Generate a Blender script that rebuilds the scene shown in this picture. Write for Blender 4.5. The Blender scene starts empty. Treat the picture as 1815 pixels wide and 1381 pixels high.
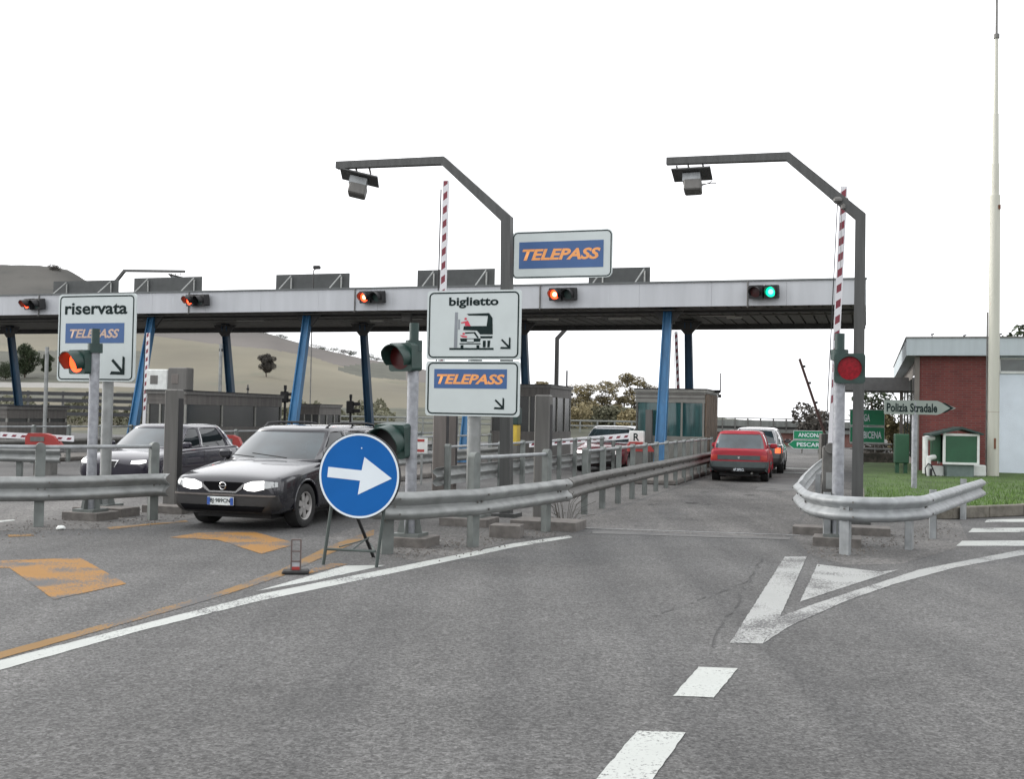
import bpy, math, random
from mathutils import Vector, Matrix
from mathutils.bvhtree import BVHTree
R = math.radians
rnd = random.Random(7)
sc = bpy.context.scene
col = sc.collection

# ------------------------------------------------------------------ camera
F = 1950.0; CX, CY = 907.5, 690.5; EYE = 1.65
PITCH, ROLL = R(1.41), R(1.10)
cf = Vector((0, math.cos(PITCH), math.sin(PITCH)))
r0 = Vector((1, 0, 0)); u0 = r0.cross(cf)
cr = r0 * math.cos(ROLL) + u0 * math.sin(ROLL)
cu = u0 * math.cos(ROLL) - r0 * math.sin(ROLL)
cam_d = bpy.data.cameras.new('camera'); cam = bpy.data.objects.new('camera', cam_d); col.objects.link(cam)
cam_d.sensor_width = 36.0; cam_d.lens = 36.0 * F / 1815.0
cam_d.clip_start = 0.1; cam_d.clip_end = 6000
m3 = Matrix((cr, cu, -cf)).transposed()
cam.matrix_world = Matrix.Translation((0, 0, EYE)) @ m3.to_4x4()
sc.camera = cam

# ------------------------------------------------------------------ sky, sun, exposure
w = bpy.data.worlds.new('World'); sc.world = w; w.use_nodes = True
nt = w.node_tree; nt.nodes.clear()
sky = nt.nodes.new('ShaderNodeTexSky'); sky.sky_type = 'NISHITA'; sky.sun_disc = False
sky.sun_elevation = R(24); sky.sun_rotation = R(-70); sky.air_density = 1.0; sky.dust_density = 6.0; sky.ozone_density = 1.0
hs = nt.nodes.new('ShaderNodeHueSaturation'); hs.inputs['Saturation'].default_value = 0.10
# an even cloud layer: the blue of the sky is washed out and its brightness levelled
ml = nt.nodes.new('ShaderNodeMix'); ml.data_type = 'RGBA'; ml.inputs['Factor'].default_value = 0.6
ml.inputs['B'].default_value = (11.5, 11.6, 11.9, 1)
bg = nt.nodes.new('ShaderNodeBackground'); bg.inputs['Strength'].default_value = 0.15
wo = nt.nodes.new('ShaderNodeOutputWorld')
nt.links.new(sky.outputs[0], hs.inputs['Color']); nt.links.new(hs.outputs[0], ml.inputs['A'])
nt.links.new(ml.outputs['Result'], bg.inputs[0]); nt.links.new(bg.outputs[0], wo.inputs[0])
sd = bpy.data.lights.new('sun', 'SUN'); sd.energy = 0.9; sd.angle = R(14); sd.color = (1.0, 0.93, 0.85)
sun = bpy.data.objects.new('sun', sd); col.objects.link(sun)
_az, _el = R(-70), R(24)
sdir = Vector((math.sin(_az) * math.cos(_el), math.cos(_az) * math.cos(_el), math.sin(_el)))
sun.rotation_euler = sdir.to_track_quat('Z', 'Y').to_euler()
sc.view_settings.view_transform = 'Standard'; sc.view_settings.look = 'None'
sc.view_settings.exposure = 0.5; sc.view_settings.gamma = 1.0

# ------------------------------------------------------------------ placing helpers
def ray(px, py): return cf + cr * ((px - CX) / F) + cu * ((CY - py) / F)
def G(px, py, z=0.0):
    d = ray(px, py); t = (z - EYE) / d.z
    return Vector((d.x * t, d.y * t, z))
def P(px, py, Y):
    d = ray(px, py); t = Y / d.y
    return Vector((d.x * t, Y, EYE + d.z * t))
def Zat(py, px, Y): return P(px, py, Y).z
TH = R(18.0)                                   # the lanes run 18 degrees to the right of the view
cT, sT = math.cos(TH), math.sin(TH)
def L(a, b, z=0.0): return Vector((a * cT + b * sT, -a * sT + b * cT, z))
def AB(p): return (p.x * cT - p.y * sT, p.x * sT + p.y * cT)

# ------------------------------------------------------------------ materials
MATS = {}
def mat(name, c, rough=0.6, metal=0.0, var=0.12, scale=6.0, bump=0.0, bscale=None, emit=None, es=0.0, streak=False, coat=0.0, c2=None, c2at=0.6, spec=None, stretch=None):
    if name in MATS: return MATS[name]
    m = bpy.data.materials.new(name); m.use_nodes = True; t = m.node_tree; n = t.nodes; lk = t.links
    b = n['Principled BSDF']; b.inputs['Roughness'].default_value = rough; b.inputs['Metallic'].default_value = metal
    if coat: b.inputs['Coat Weight'].default_value = coat; b.inputs['Coat Roughness'].default_value = 0.04
    if spec is not None: b.inputs['Specular IOR Level'].default_value = spec
    tc = n.new('ShaderNodeTexCoord'); mp = n.new('ShaderNodeMapping'); lk.new(tc.outputs['Object'], mp.inputs[0])
    if streak: mp.inputs['Scale'].default_value = (3, 3, 0.25)
    if stretch: mp.inputs['Scale'].default_value = stretch
    no = n.new('ShaderNodeTexNoise'); no.inputs['Scale'].default_value = scale; no.inputs['Detail'].default_value = 6; lk.new(mp.outputs[0], no.inputs[0])
    cr_ = n.new('ShaderNodeValToRGB'); e = cr_.color_ramp.elements
    e[0].position = 0.3; e[1].position = 0.72
    e[0].color = tuple(min(1, x * (1 - var)) for x in c) + (1,); e[1].color = tuple(min(1, x * (1 + var)) for x in c) + (1,)
    lk.new(no.outputs[0], cr_.inputs[0]); out = cr_.outputs[0]
    if c2:
        n2 = n.new('ShaderNodeTexNoise'); n2.inputs['Scale'].default_value = scale * 2.3; n2.inputs['Detail'].default_value = 8; n2.inputs['Roughness'].default_value = 0.7; lk.new(mp.outputs[0], n2.inputs[0])
        rp = n.new('ShaderNodeValToRGB'); rp.color_ramp.elements[0].position = c2at; rp.color_ramp.elements[1].position = c2at + 0.1
        lk.new(n2.outputs[0], rp.inputs[0]); mx = n.new('ShaderNodeMix'); mx.data_type = 'RGBA'
        lk.new(rp.outputs[0], mx.inputs['Factor']); lk.new(out, mx.inputs['A']); mx.inputs['B'].default_value = (*c2, 1); out = mx.outputs['Result']
    lk.new(out, b.inputs['Base Color'])
    if bump:
        nb = n.new('ShaderNodeTexNoise'); nb.inputs['Scale'].default_value = bscale or scale * 4; nb.inputs['Detail'].default_value = 4; lk.new(tc.outputs['Object'], nb.inputs[0])
        bp = n.new('ShaderNodeBump'); bp.inputs['Strength'].default_value = bump; bp.inputs['Distance'].default_value = 0.02; lk.new(nb.outputs[0], bp.inputs['Height']); lk.new(bp.outputs[0], b.inputs['Normal'])
    if emit: b.inputs['Emission Color'].default_value = (*emit, 1); b.inputs['Emission Strength'].default_value = es
    MATS[name] = m; return m

def ground_mat(name, base, dark, light, agg=1.0, patch=0.25):
    m = bpy.data.materials.new(name); m.use_nodes = True; t = m.node_tree; n = t.nodes; lk = t.links
    b = n['Principled BSDF']; b.inputs['Roughness'].default_value = 0.88; b.inputs['Specular IOR Level'].default_value = 0.3
    tc = n.new('ShaderNodeTexCoord')
    def noise(s, d=4, r=0.6, vec=None):
        x = n.new('ShaderNodeTexNoise'); x.inputs['Scale'].default_value = s; x.inputs['Detail'].default_value = d; x.inputs['Roughness'].default_value = r
        lk.new(vec or tc.outputs['Object'], x.inputs[0]); return x.outputs[0]
    def ramp(i, p0, p1, c0, c1):
        x = n.new('ShaderNodeValToRGB'); e = x.color_ramp.elements; e[0].position = p0; e[1].position = p1
        e[0].color = (*c0, 1); e[1].color = (*c1, 1); lk.new(i, x.inputs[0]); return x.outputs[0]
    def mix(a, b_, f=1.0, mode='MULTIPLY', fac=None):
        x = n.new('ShaderNodeMix'); x.data_type = 'RGBA'; x.blend_type = mode; x.inputs['Factor'].default_value = f
        if fac: lk.new(fac, x.inputs['Factor'])
        lk.new(a, x.inputs['A']); lk.new(b_, x.inputs['B']); return x.outputs['Result']
    def stones(sc_, lo, hi):
        x = n.new('ShaderNodeTexVoronoi'); x.inputs['Scale'].default_value = sc_; lk.new(tc.outputs['Object'], x.inputs['Vector'])
        y = n.new('ShaderNodeSeparateColor'); lk.new(x.outputs['Color'], y.inputs[0]); return ramp(y.outputs[0], 0.0, 1.0, (lo,) * 3, (hi,) * 3)
    fine = mix(mix(ramp(noise(30 * agg, 5, 0.85), 0.36, 0.66, dark, light), stones(70 * agg, .58, 1.40)), stones(26, .88, 1.12))
    mid = ramp(noise(14, 4, 0.7), 0.3, 0.7, (0.84,) * 3, (1.12,) * 3)
    big = ramp(noise(0.35, 5, 0.6), 0.35, 0.68, (1 - patch,) * 3, (1 + patch * 0.6,) * 3)
    mp = n.new('ShaderNodeMapping'); mp.inputs['Rotation'].default_value = (0, 0, TH); mp.inputs['Scale'].default_value = (1.6, 0.07, 1); lk.new(tc.outputs['Object'], mp.inputs[0])
    trk = ramp(noise(1.0, 3, 0.5, mp.outputs[0]), 0.36, 0.62, (0.83, 0.83, 0.835), (1.05, 1.045, 1.04))
    pk = ramp(noise(150, 2, 0.9), 0.66, 0.72, (1, 1, 1), (1.5, 1.5, 1.45))
    c = mix(mix(mix(mix(fine, mid), big), trk), pk)
    lk.new(c, b.inputs['Base Color'])
    bp = n.new('ShaderNodeBump'); bp.inputs['Strength'].default_value = 0.35; bp.inputs['Distance'].default_value = 0.01
    lk.new(noise(70 * agg, 3, 0.8), bp.inputs['Height']); lk.new(bp.outputs[0], b.inputs['Normal'])
    return m

def paint_mat(name, c, wear, asphalt=(0.10, 0.10, 0.10), keep=0.60):
    m = bpy.data.materials.new(name); m.use_nodes = True; t = m.node_tree; n = t.nodes; lk = t.links
    b = n['Principled BSDF']; b.inputs['Roughness'].default_value = 0.75; b.inputs['Specular IOR Level'].default_value = 0.15
    tc = n.new('ShaderNodeTexCoord')
    a = n.new('ShaderNodeTexNoise'); a.inputs['Scale'].default_value = 38; a.inputs['Detail'].default_value = 6; a.inputs['Roughness'].default_value = 0.8; lk.new(tc.outputs['Object'], a.inputs[0])
    b2 = n.new('ShaderNodeTexNoise'); b2.inputs['Scale'].default_value = 1.4; b2.inputs['Detail'].default_value = 4; lk.new(tc.outputs['Object'], b2.inputs[0])
    ad = n.new('ShaderNodeMath'); ad.operation = 'MULTIPLY_ADD'; lk.new(b2.outputs[0], ad.inputs[0]); ad.inputs[1].default_value = wear; lk.new(a.outputs[0], ad.inputs[2])
    rp = n.new('ShaderNodeValToRGB'); rp.color_ramp.elements[0].position = keep + wear * 0.5; rp.color_ramp.elements[1].position = keep + wear * 0.5 + 0.09; lk.new(ad.outputs[0], rp.inputs[0])
    rc = n.new('ShaderNodeValToRGB'); rc.color_ramp.elements[0].position = 0.3; rc.color_ramp.elements[1].position = 0.7
    rc.color_ramp.elements[0].color = (*[x * 0.8 for x in c], 1); rc.color_ramp.elements[1].color = (*c, 1); lk.new(b2.outputs[0], rc.inputs[0])
    mx = n.new('ShaderNodeMix'); mx.data_type = 'RGBA'; lk.new(rp.outputs[0], mx.inputs['Factor']); lk.new(rc.outputs[0], mx.inputs['A']); mx.inputs['B'].default_value = (*asphalt, 1)
    lk.new(mx.outputs['Result'], b.inputs['Base Color']); return m

def brick_mat(name, c1, c2, mortar):
    m = bpy.data.materials.new(name); m.use_nodes = True; t = m.node_tree; n = t.nodes; lk = t.links
    b = n['Principled BSDF']; b.inputs['Roughness'].default_value = 0.85
    tc = n.new('ShaderNodeTexCoord'); sp = n.new('ShaderNodeSeparateXYZ'); lk.new(tc.outputs['Object'], sp.inputs[0])
    ad = n.new('ShaderNodeMath'); ad.operation = 'ADD'; lk.new(sp.outputs[0], ad.inputs[0]); lk.new(sp.outputs[1], ad.inputs[1])
    cb = n.new('ShaderNodeCombineXYZ'); lk.new(ad.outputs[0], cb.inputs[0]); lk.new(sp.outputs[2], cb.inputs[1])
    br = n.new('ShaderNodeTexBrick'); br.inputs['Scale'].default_value = 1.0; br.inputs['Brick Width'].default_value = 0.25; br.inputs['Row Height'].default_value = 0.07
    br.inputs['Mortar Size'].default_value = 0.009; br.inputs['Color1'].default_value = (*c1, 1); br.inputs['Color2'].default_value = (*c2, 1); br.inputs['Mortar'].default_value = (*mortar, 1)
    lk.new(cb.outputs[0], br.inputs['Vector'])
    no = n.new('ShaderNodeTexNoise'); no.inputs['Scale'].default_value = 1.5; no.inputs['Detail'].default_value = 6; lk.new(tc.outputs['Object'], no.inputs[0])
    rp = n.new('ShaderNodeValToRGB'); rp.color_ramp.elements[0].position = 0.3; rp.color_ramp.elements[1].position = 0.7; rp.color_ramp.elements[0].color = (0.78,) * 3 + (1,); rp.color_ramp.elements[1].color = (1.12,) * 3 + (1,)
    lk.new(no.outputs[0], rp.inputs[0]); mx = n.new('ShaderNodeMix'); mx.data_type = 'RGBA'; mx.blend_type = 'MULTIPLY'; mx.inputs['Factor'].default_value = 1
    lk.new(br.outputs[0], mx.inputs['A']); lk.new(rp.outputs[0], mx.inputs['B']); lk.new(mx.outputs['Result'], b.inputs['Base Color'])
    bp = n.new('ShaderNodeBump'); bp.inputs['Strength'].default_value = 0.4; bp.inputs['Distance'].default_value = 0.01; bp.invert = True; lk.new(br.outputs[1], bp.inputs['Height']); lk.new(bp.outputs[0], b.inputs['Normal'])
    return m

M_asph = ground_mat('asphalt', None, (0.066, 0.066, 0.065), (0.146, 0.146, 0.144))
M_apron = ground_mat('worn_concrete', None, (0.085, 0.083, 0.08), (0.17, 0.166, 0.16), 0.6, 0.35)
M_white = paint_mat('white_paint', (0.46, 0.48, 0.46), 0.6, keep=0.53)
M_white2 = paint_mat('worn_white_paint', (0.36, 0.37, 0.36), 0.7, keep=0.50)
M_worn_glare = paint_mat('worn_paint_and_glare', (0.165, 0.165, 0.16), 0.8, keep=0.46)  # worn paint, also the colour of the painted glare patch in the lane
M_orange = paint_mat('orange_paint', (0.31, 0.165, 0.05), 0.9, keep=0.51)
M_orange2 = paint_mat('faded_orange_paint', (0.25, 0.15, 0.06), 0.9, keep=0.51)
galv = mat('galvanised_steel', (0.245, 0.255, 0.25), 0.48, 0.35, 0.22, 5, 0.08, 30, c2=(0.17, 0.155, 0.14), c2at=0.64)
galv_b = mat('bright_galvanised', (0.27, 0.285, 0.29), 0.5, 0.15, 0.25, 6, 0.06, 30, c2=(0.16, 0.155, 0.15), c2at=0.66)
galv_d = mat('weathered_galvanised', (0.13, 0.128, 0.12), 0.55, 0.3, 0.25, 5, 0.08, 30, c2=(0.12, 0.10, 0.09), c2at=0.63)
post_m = mat('post_steel', (0.15, 0.165, 0.157), 0.6, 0.2, 0.25, 5, c2=(0.14, 0.12, 0.10), c2at=0.63)
gantry_m = mat('gantry_paint', (0.062, 0.064, 0.062), 0.55, 0.1, 0.22, 5, streak=True)
pole_m = mat('pole_zinc', (0.27, 0.28, 0.30), 0.5, 0.3, 0.25, 12, c2=(0.38, 0.39, 0.4), c2at=0.62)
cab_m = mat('cabinet_grey', (0.115, 0.112, 0.105), 0.6, 0.1, 0.18, 4, streak=True)
cab2_m = mat('cabinet_brown_grey', (0.135, 0.12, 0.11), 0.6, 0.1, 0.18, 4, streak=True)
conc = mat('concrete_block', (0.135, 0.125, 0.115), 0.9, 0, 0.25, 9, 0.4, 40)
kerb_m = mat('kerb_stone', (0.13, 0.12, 0.10), 0.9, 0, 0.35, 5, 0.4, 30, c2=(0.09, 0.085, 0.06), c2at=0.55)
green_m = mat('signal_green', (0.011, 0.036, 0.029), 0.45, 0, 0.25, 9)
dgreen = mat('signal_dark_green', (0.012, 0.035, 0.03), 0.5, 0, 0.2, 9)
black = mat('matt_black', (0.012, 0.012, 0.013), 0.6, 0, 0.2, 9)
rubber = mat('rubber', (0.016, 0.016, 0.016), 0.8, 0, 0.25, 20)
plate_m = mat('sign_sheet', (0.49, 0.54, 0.535), 0.42, 0, 0.04, 3)
plate_w = mat('sign_white', (0.66, 0.72, 0.76), 0.42, 0, 0.05, 3)
ink = mat('sign_ink', (0.008, 0.018, 0.018), 0.6, spec=0.15)
blue_sg = mat('telepass_blue', (0.035, 0.095, 0.24), 0.45, 0, 0.06, 3)
orange_sg = mat('letter_orange', (0.78, 0.33, 0.10), 0.5, 0, 0.08)
round_blue = mat('disc_blue', (0.009, 0.105, 0.35), 0.6, 0, 0.08, 3, spec=0.12)
back_m = mat('sign_back', (0.22, 0.23, 0.235), 0.5, 0.3, 0.15)
red_ink = mat('sign_red', (0.5, 0.03, 0.06), 0.5)
grey_ink = mat('sign_grey', (0.2, 0.22, 0.24), 0.5)
lit_red = mat('lit_red_lens', (0.5, 0.02, 0.01), 0.3, emit=(1, 0.055, 0.014), es=3.6, var=0.02)
lit_core = mat('lit_red_core', (0.8, 0.2, 0.1), 0.3, emit=(1, 0.32, 0.18), es=4.5, var=0.02)
lit_green = mat('lit_green_lens', (0.02, 0.5, 0.3), 0.3, emit=(0.0, 0.85, 0.42), es=1.2, var=0.02)
lit_gcore = mat('lit_green_core', (0.2, 0.8, 0.6), 0.3, emit=(0.25, 1, 0.75), es=1.7, var=0.02)
off_red = mat('unlit_red_lens', (0.22, 0.005, 0.012), 0.4, 0, 0.35, 30, spec=0.2)
dark_red = mat('dark_red_lens', (0.055, 0.004, 0.004), 0.3, 0, 0.1, 30)
headlamp = mat('lit_headlamp', (0.9, 0.9, 0.88), 0.1, emit=(1, 0.98, 0.95), es=1.3, var=0.02)
lamp_gl = mat('headlamp_glass', (0.32, 0.33, 0.33), 0.08, 0.6, 0.2, 14, coat=1)
chrome = mat('chrome', (0.6, 0.6, 0.6), 0.18, 1.0, 0.04)
rim_m = mat('wheel_silver', (0.36, 0.35, 0.34), 0.4, 0.3, 0.12)
car_glass = mat('car_glass', (0.010, 0.014, 0.016), 0.04, 0, 0.25, 2.5, spec=0.5)
wind_glass = mat('windscreen_glass', (0.035, 0.052, 0.060), 0.02, 0, 0.7, 1.3, coat=0.6, spec=0.6)
wagon_p = mat('wagon_paint', (0.011, 0.011, 0.016), 0.22, 0.0, 0.06, 3, coat=0.9, spec=0.4)
blue_p = mat('violet_paint', (0.015, 0.013, 0.024), 0.22, 0.0, 0.06, 3, coat=0.9, spec=0.4)
redc_p = mat('red_paint', (0.30, 0.010, 0.022), 0.45, 0.0, 0.08, 3, coat=0.15)
maroon_p = mat('maroon_paint', (0.14, 0.01, 0.02), 0.3, 0.2, 0.06, 3, coat=1.0)
grey_p = mat('silver_grey_paint', (0.09, 0.095, 0.10), 0.3, 0.5, 0.06, 3, coat=1.0)
bump_m = mat('bumper_plastic', (0.024, 0.023, 0.023), 0.45, 0, 0.12, 6)
bump_g = mat('bumper_grey', (0.055, 0.07, 0.07), 0.6, 0, 0.12, 6)
plate_lic = mat('licence_plate', (0.62, 0.66, 0.66), 0.5)
plate_blu = mat('licence_blue', (0.02, 0.08, 0.35), 0.5)
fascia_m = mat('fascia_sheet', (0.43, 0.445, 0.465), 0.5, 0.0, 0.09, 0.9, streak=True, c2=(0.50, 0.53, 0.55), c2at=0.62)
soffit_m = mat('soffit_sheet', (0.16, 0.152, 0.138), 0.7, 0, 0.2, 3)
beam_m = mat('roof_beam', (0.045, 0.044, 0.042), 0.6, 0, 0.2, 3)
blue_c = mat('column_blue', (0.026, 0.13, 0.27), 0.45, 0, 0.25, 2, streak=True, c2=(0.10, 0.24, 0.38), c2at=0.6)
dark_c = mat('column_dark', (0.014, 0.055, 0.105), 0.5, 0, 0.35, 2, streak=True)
booth_m = mat('booth_metal', (0.22, 0.22, 0.20), 0.5, 0.2, 0.15, 3)
booth_d = mat('booth_dark_panel', (0.105, 0.098, 0.09), 0.6, 0.1, 0.25, 3, streak=True)
booth_g = mat('booth_glass', (0.03, 0.085, 0.085), 0.06, 0, 0.35, 2, coat=0.6, stretch=(8, 8, 0.6))
rusty = mat('rusty_reflection', (0.17, 0.125, 0.09), 0.75, 0, 0.5, 4, streak=True, c2=(0.04, 0.04, 0.035), c2at=0.55)  # rusty streaks, mostly a reflection painted into the panel colour
red_h = mat('barrier_red', (0.30, 0.03, 0.025), 0.5, 0, 0.15, 4)
bar_w = mat('barrier_white', (0.68, 0.68, 0.70), 0.5, 0, 0.06, 4)
bar_r = mat('barrier_stripe', (0.18, 0.018, 0.035), 0.5, 0, 0.1, 4)
yel = mat('machine_yellow', (0.5, 0.36, 0.04), 0.5)
brickr = brick_mat('red_brick', (0.170, 0.040, 0.034), (0.130, 0.030, 0.028), (0.13, 0.075, 0.066))
brickp = brick_mat('pink_brick', (0.22, 0.10, 0.085), (0.19, 0.085, 0.07), (0.17, 0.115, 0.10))
render_w = mat('white_render', (0.60, 0.66, 0.72), 0.85, 0, 0.06, 2, 0.5, 60)
fas2 = mat('building_fascia', (0.40, 0.45, 0.47), 0.7, 0, 0.08, 2, streak=True)
wall_g = mat('grey_wall', (0.16,0.145,0.13), 0.8, 0, 0.15, 3)
win_d = mat('window_pane', (0.05, 0.065, 0.06), 0.08, 0, 0.3, 3, coat=0.6)
white_f = mat('white_frame', (0.60, 0.62, 0.60), 0.5)
kgreen = mat('kiosk_green', (0.014, 0.075, 0.034), 0.5, 0, 0.14, 3)
sgreen = mat('sign_green', (0.0, 0.20, 0.085), 0.45, 0, 0.06)
pole_w = mat('lamp_post_paint', (0.46, 0.46, 0.40), 0.55, 0, 0.08, 2, streak=True, c2=(0.36, 0.22, 0.14), c2at=0.66)
rust_s = mat('rust', (0.16, 0.06, 0.03), 0.85, 0, 0.4, 8)
grass_m = mat('grass_soil', (0.050, 0.090, 0.020), 0.95, 0, 0.35, 1.2, 0.4, 30)
blade_m = mat('grass_blades', (0.080, 0.150, 0.026), 0.8, 0, 0.45, 0.9)
bark = mat('bark', (0.09, 0.07, 0.055), 0.9, 0, 0.3, 8)
leaf_d = mat('leaf_dark', (0.030, 0.045, 0.018), 0.8, 0, 0.5, 1.2)
leaf_o = mat('leaf_olive', (0.22, 0.185, 0.10), 0.8, 0, 0.5, 0.5)
leaf_g = mat('leaf_grey', (0.075, 0.068, 0.058), 0.85, 0, 0.4, 0.5)
hedge_m = mat('leaf_hedge', (0.11, 0.11, 0.068), 0.8, 0, 0.5, 0.5)
field_l = mat('stubble_field', (0.118, 0.106, 0.070), 0.95, 0, 0.34, 0.035, stretch=(1, 0.35, 1), c2=(.080, .084, .052), c2at=.56)
field_d = mat('ploughed_field', (0.080, 0.070, 0.062), 0.95, 0, 0.35, 0.04, stretch=(1, 0.3, 1), c2=(.055, .052, .045), c2at=.56)
field_s = mat('scrub_field', (0.050, 0.052, 0.036), 0.95, 0, 0.3, 0.3)
bank_m = mat('grassy_bank', (0.055, 0.058, 0.038), 0.95, 0, 0.4, 0.4)

# ------------------------------------------------------------------ mesh helpers
class MB:
    def __init__(s): s.v = []; s.f = []; s.m = []; s.mi = 0
    def add(s, vs, fs):
        o = len(s.v); s.v += [tuple(v) for v in vs]
        for f in fs: s.f.append(tuple(i + o for i in f)); s.m.append(s.mi)
        return s
    def box(s, c, d, rz=0.0, taper=None, bev=0.0):
        hx, hy, hz = d[0] / 2, d[1] / 2, d[2] / 2; c = Vector(c); M = Matrix.Rotation(rz, 3, 'Z')
        tx, ty = taper or (1, 1)
        if bev > 0:
            b = min(bev, hx * .9, hy * .9, hz * .9); ring = []
            for (ox, oy, z, k) in ((b, b, -hz, 0), (0, 0, -hz + b, 1), (0, 0, hz - b, 1), (b, b, hz, 0)):
                x1, y1 = (hx - ox), (hy - oy); q = b if k else b * .5
                pts = [(-x1 + q, -y1), (x1 - q, -y1), (x1, -y1 + q), (x1, y1 - q), (x1 - q, y1), (-x1 + q, y1), (-x1, y1 - q), (-x1, -y1 + q)]
                ring.append([M @ Vector((p[0] * (1 if z < 0 else tx), p[1] * (1 if z < 0 else ty), z)) + c for p in pts])
            vs = [v for r in ring for v in r]; fs = []
            for k in range(3):
                for i in range(8): j = (i + 1) % 8; fs.append((k * 8 + i, k * 8 + j, k * 8 + 8 + j, k * 8 + 8 + i))
            fs.append(tuple(range(7, -1, -1))); fs.append(tuple(range(24, 32)))
            return s.add(vs, fs)
        vs = []
        for z in (-hz, hz):
            kx, ky = (1, 1) if z < 0 else (tx, ty)
            for x, y in ((-hx, -hy), (hx, -hy), (hx, hy), (-hx, hy)): vs.append(M @ Vector((x * kx, y * ky, z)) + c)
        return s.add(vs, [(0, 3, 2, 1), (4, 5, 6, 7), (0, 1, 5, 4), (1, 2, 6, 5), (2, 3, 7, 6), (3, 0, 4, 7)])
    def tube(s, pts, r, n=10, cap=True, r2=None, ph=0.0):
        pts = [Vector(p) for p in pts]; N = len(pts); rings = []
        up = Vector((0, 0, 1)); prev = None
        for i, p in enumerate(pts):
            if i == 0: d = pts[1] - p
            elif i == N - 1: d = p - pts[-2]
            else: d = ((pts[i + 1] - p).normalized() + (p - pts[i - 1]).normalized())
            d.normalize()
            if prev is None:
                a = d.cross(up) if abs(d.z) < 0.95 else d.cross(Vector((1, 0, 0)))
            else: a = prev - d * prev.dot(d)
            a.normalize(); b = d.cross(a); prev = a
            rr = r if r2 is None else r + (r2 - r) * i / (N - 1)
            if isinstance(r, (list, tuple)): rr = r[i]
            rings.append([p + a * (rr * math.cos(ph + 2 * math.pi * k / n)) + b * (rr * math.sin(ph + 2 * math.pi * k / n)) for k in range(n)])
        vs = [v for g in rings for v in g]; fs = []
        for i in range(N - 1):
            for k in range(n): j = (k + 1) % n; fs.append((i * n + k, i * n + j, (i + 1) * n + j, (i + 1) * n + k))
        if cap: fs.append(tuple(range(n - 1, -1, -1))); fs.append(tuple((N - 1) * n + k for k in range(n)))
        return s.add(vs, fs)
    def prism(s, poly, axis_from, ex, ey, ez, t):
        """poly (a,b) in plane ex,ey at axis_from, thickness t along ez"""
        o = Vector(axis_from); n = len(poly)
        vs = [o + ex * a + ey * b for a, b in poly] + [o + ex * a + ey * b + ez * t for a, b in poly]
        fs = [tuple(range(n)), tuple(range(2 * n - 1, n - 1, -1))] + [(i, n + i, n + (i + 1) % n, (i + 1) % n) for i in range(n)]
        return s.add(vs, fs)
    def face(s, poly, y=0.0, t=0.003):
        """thin panel on a sign face: poly in (x,z), its front at y (facing -Y)"""
        return s.prism(poly, (0, y, 0), Vector((1, 0, 0)), Vector((0, 0, 1)), Vector((0, 1, 0)), t)
    def lathe(s, prof, c=(0, 0, 0), axis='Z', n=24):
        c = Vector(c); vs = []; k = len(prof)
        for i in range(n):
            a = 2 * math.pi * i / n
            for r, h in prof:
                p = {'Z': (r * math.cos(a), r * math.sin(a), h), 'Y': (r * math.cos(a), h, r * math.sin(a)), 'X': (h, r * math.cos(a), r * math.sin(a))}[axis]
                vs.append(Vector(p) + c)
        fs = []
        for i in range(n):
            j = (i + 1) % n
            for q in range(k - 1): fs.append((i * k + q, j * k + q, j * k + q + 1, i * k + q + 1))
        return s.add(vs, fs)
    def build(s, name, m, parent=None, smooth=None, M=None):
        me = bpy.data.meshes.new(name); vs = s.v
        if M is not None: vs = [tuple(M @ Vector(v)) for v in vs]
        me.from_pydata(vs, [], s.f)
        ms = m if isinstance(m, (list, tuple)) else [m]
        for x in ms: me.materials.append(x)
        if len(ms) > 1: me.polygons.foreach_set('material_index', s.m)
        import bmesh as _b
        bm = _b.new(); bm.from_mesh(me); _b.ops.recalc_face_normals(bm, faces=bm.faces); bm.to_mesh(me); bm.free()
        if smooth is not None:
            me.shade_smooth(); me.set_sharp_from_angle(angle=R(smooth))
        me.update()
        o = bpy.data.objects.new(name, me); col.objects.link(o)
        if parent: o.parent = parent
        return o

def tag(o, label, cat, group=None, kind=None):
    o['label'] = label; o['category'] = cat
    if group: o['group'] = group
    if kind: o['kind'] = kind
    return o
def thing(name, label, cat, loc=(0, 0, 0), rz=0.0, group=None):
    o = bpy.data.objects.new(name, None); o.empty_display_size = 0.2; col.objects.link(o)
    o.location = loc; o.rotation_euler = (0, 0, rz); return tag(o, label, cat, group)
def struct(o): o['kind'] = 'structure'; return o
def copy_tree(o, parent=None):
    c = o.copy(); col.objects.link(c); c.parent = parent
    for ch in [x for x in bpy.data.objects if x.parent == o]: copy_tree(ch, c)
    return c
def rrect(x0, z0, x1, z1, r, n=5):
    p = []
    for cx, cz, a0 in ((x1 - r, z0 + r, -90), (x1 - r, z1 - r, 0), (x0 + r, z1 - r, 90), (x0 + r, z0 + r, 180)):
        for i in range(n + 1):
            a = R(a0 + 90 * i / n); p.append((cx + r * math.cos(a), cz + r * math.sin(a)))
    return p
def rect(x0, z0, x1, z1): return [(x0, z0), (x1, z0), (x1, z1), (x0, z1)]
def frame(mb, x0, z0, x1, z1, r, wd, y, t=0.002):
    a = rrect(x0, z0, x1, z1, r); b = rrect(x0 + wd, z0 + wd, x1 - wd, z1 - wd, max(r - wd, 0.005)); n = len(a)
    for i in range(n):
        j = (i + 1) % n; mb.face([a[i], a[j], b[j], b[i]], y, t)
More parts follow.
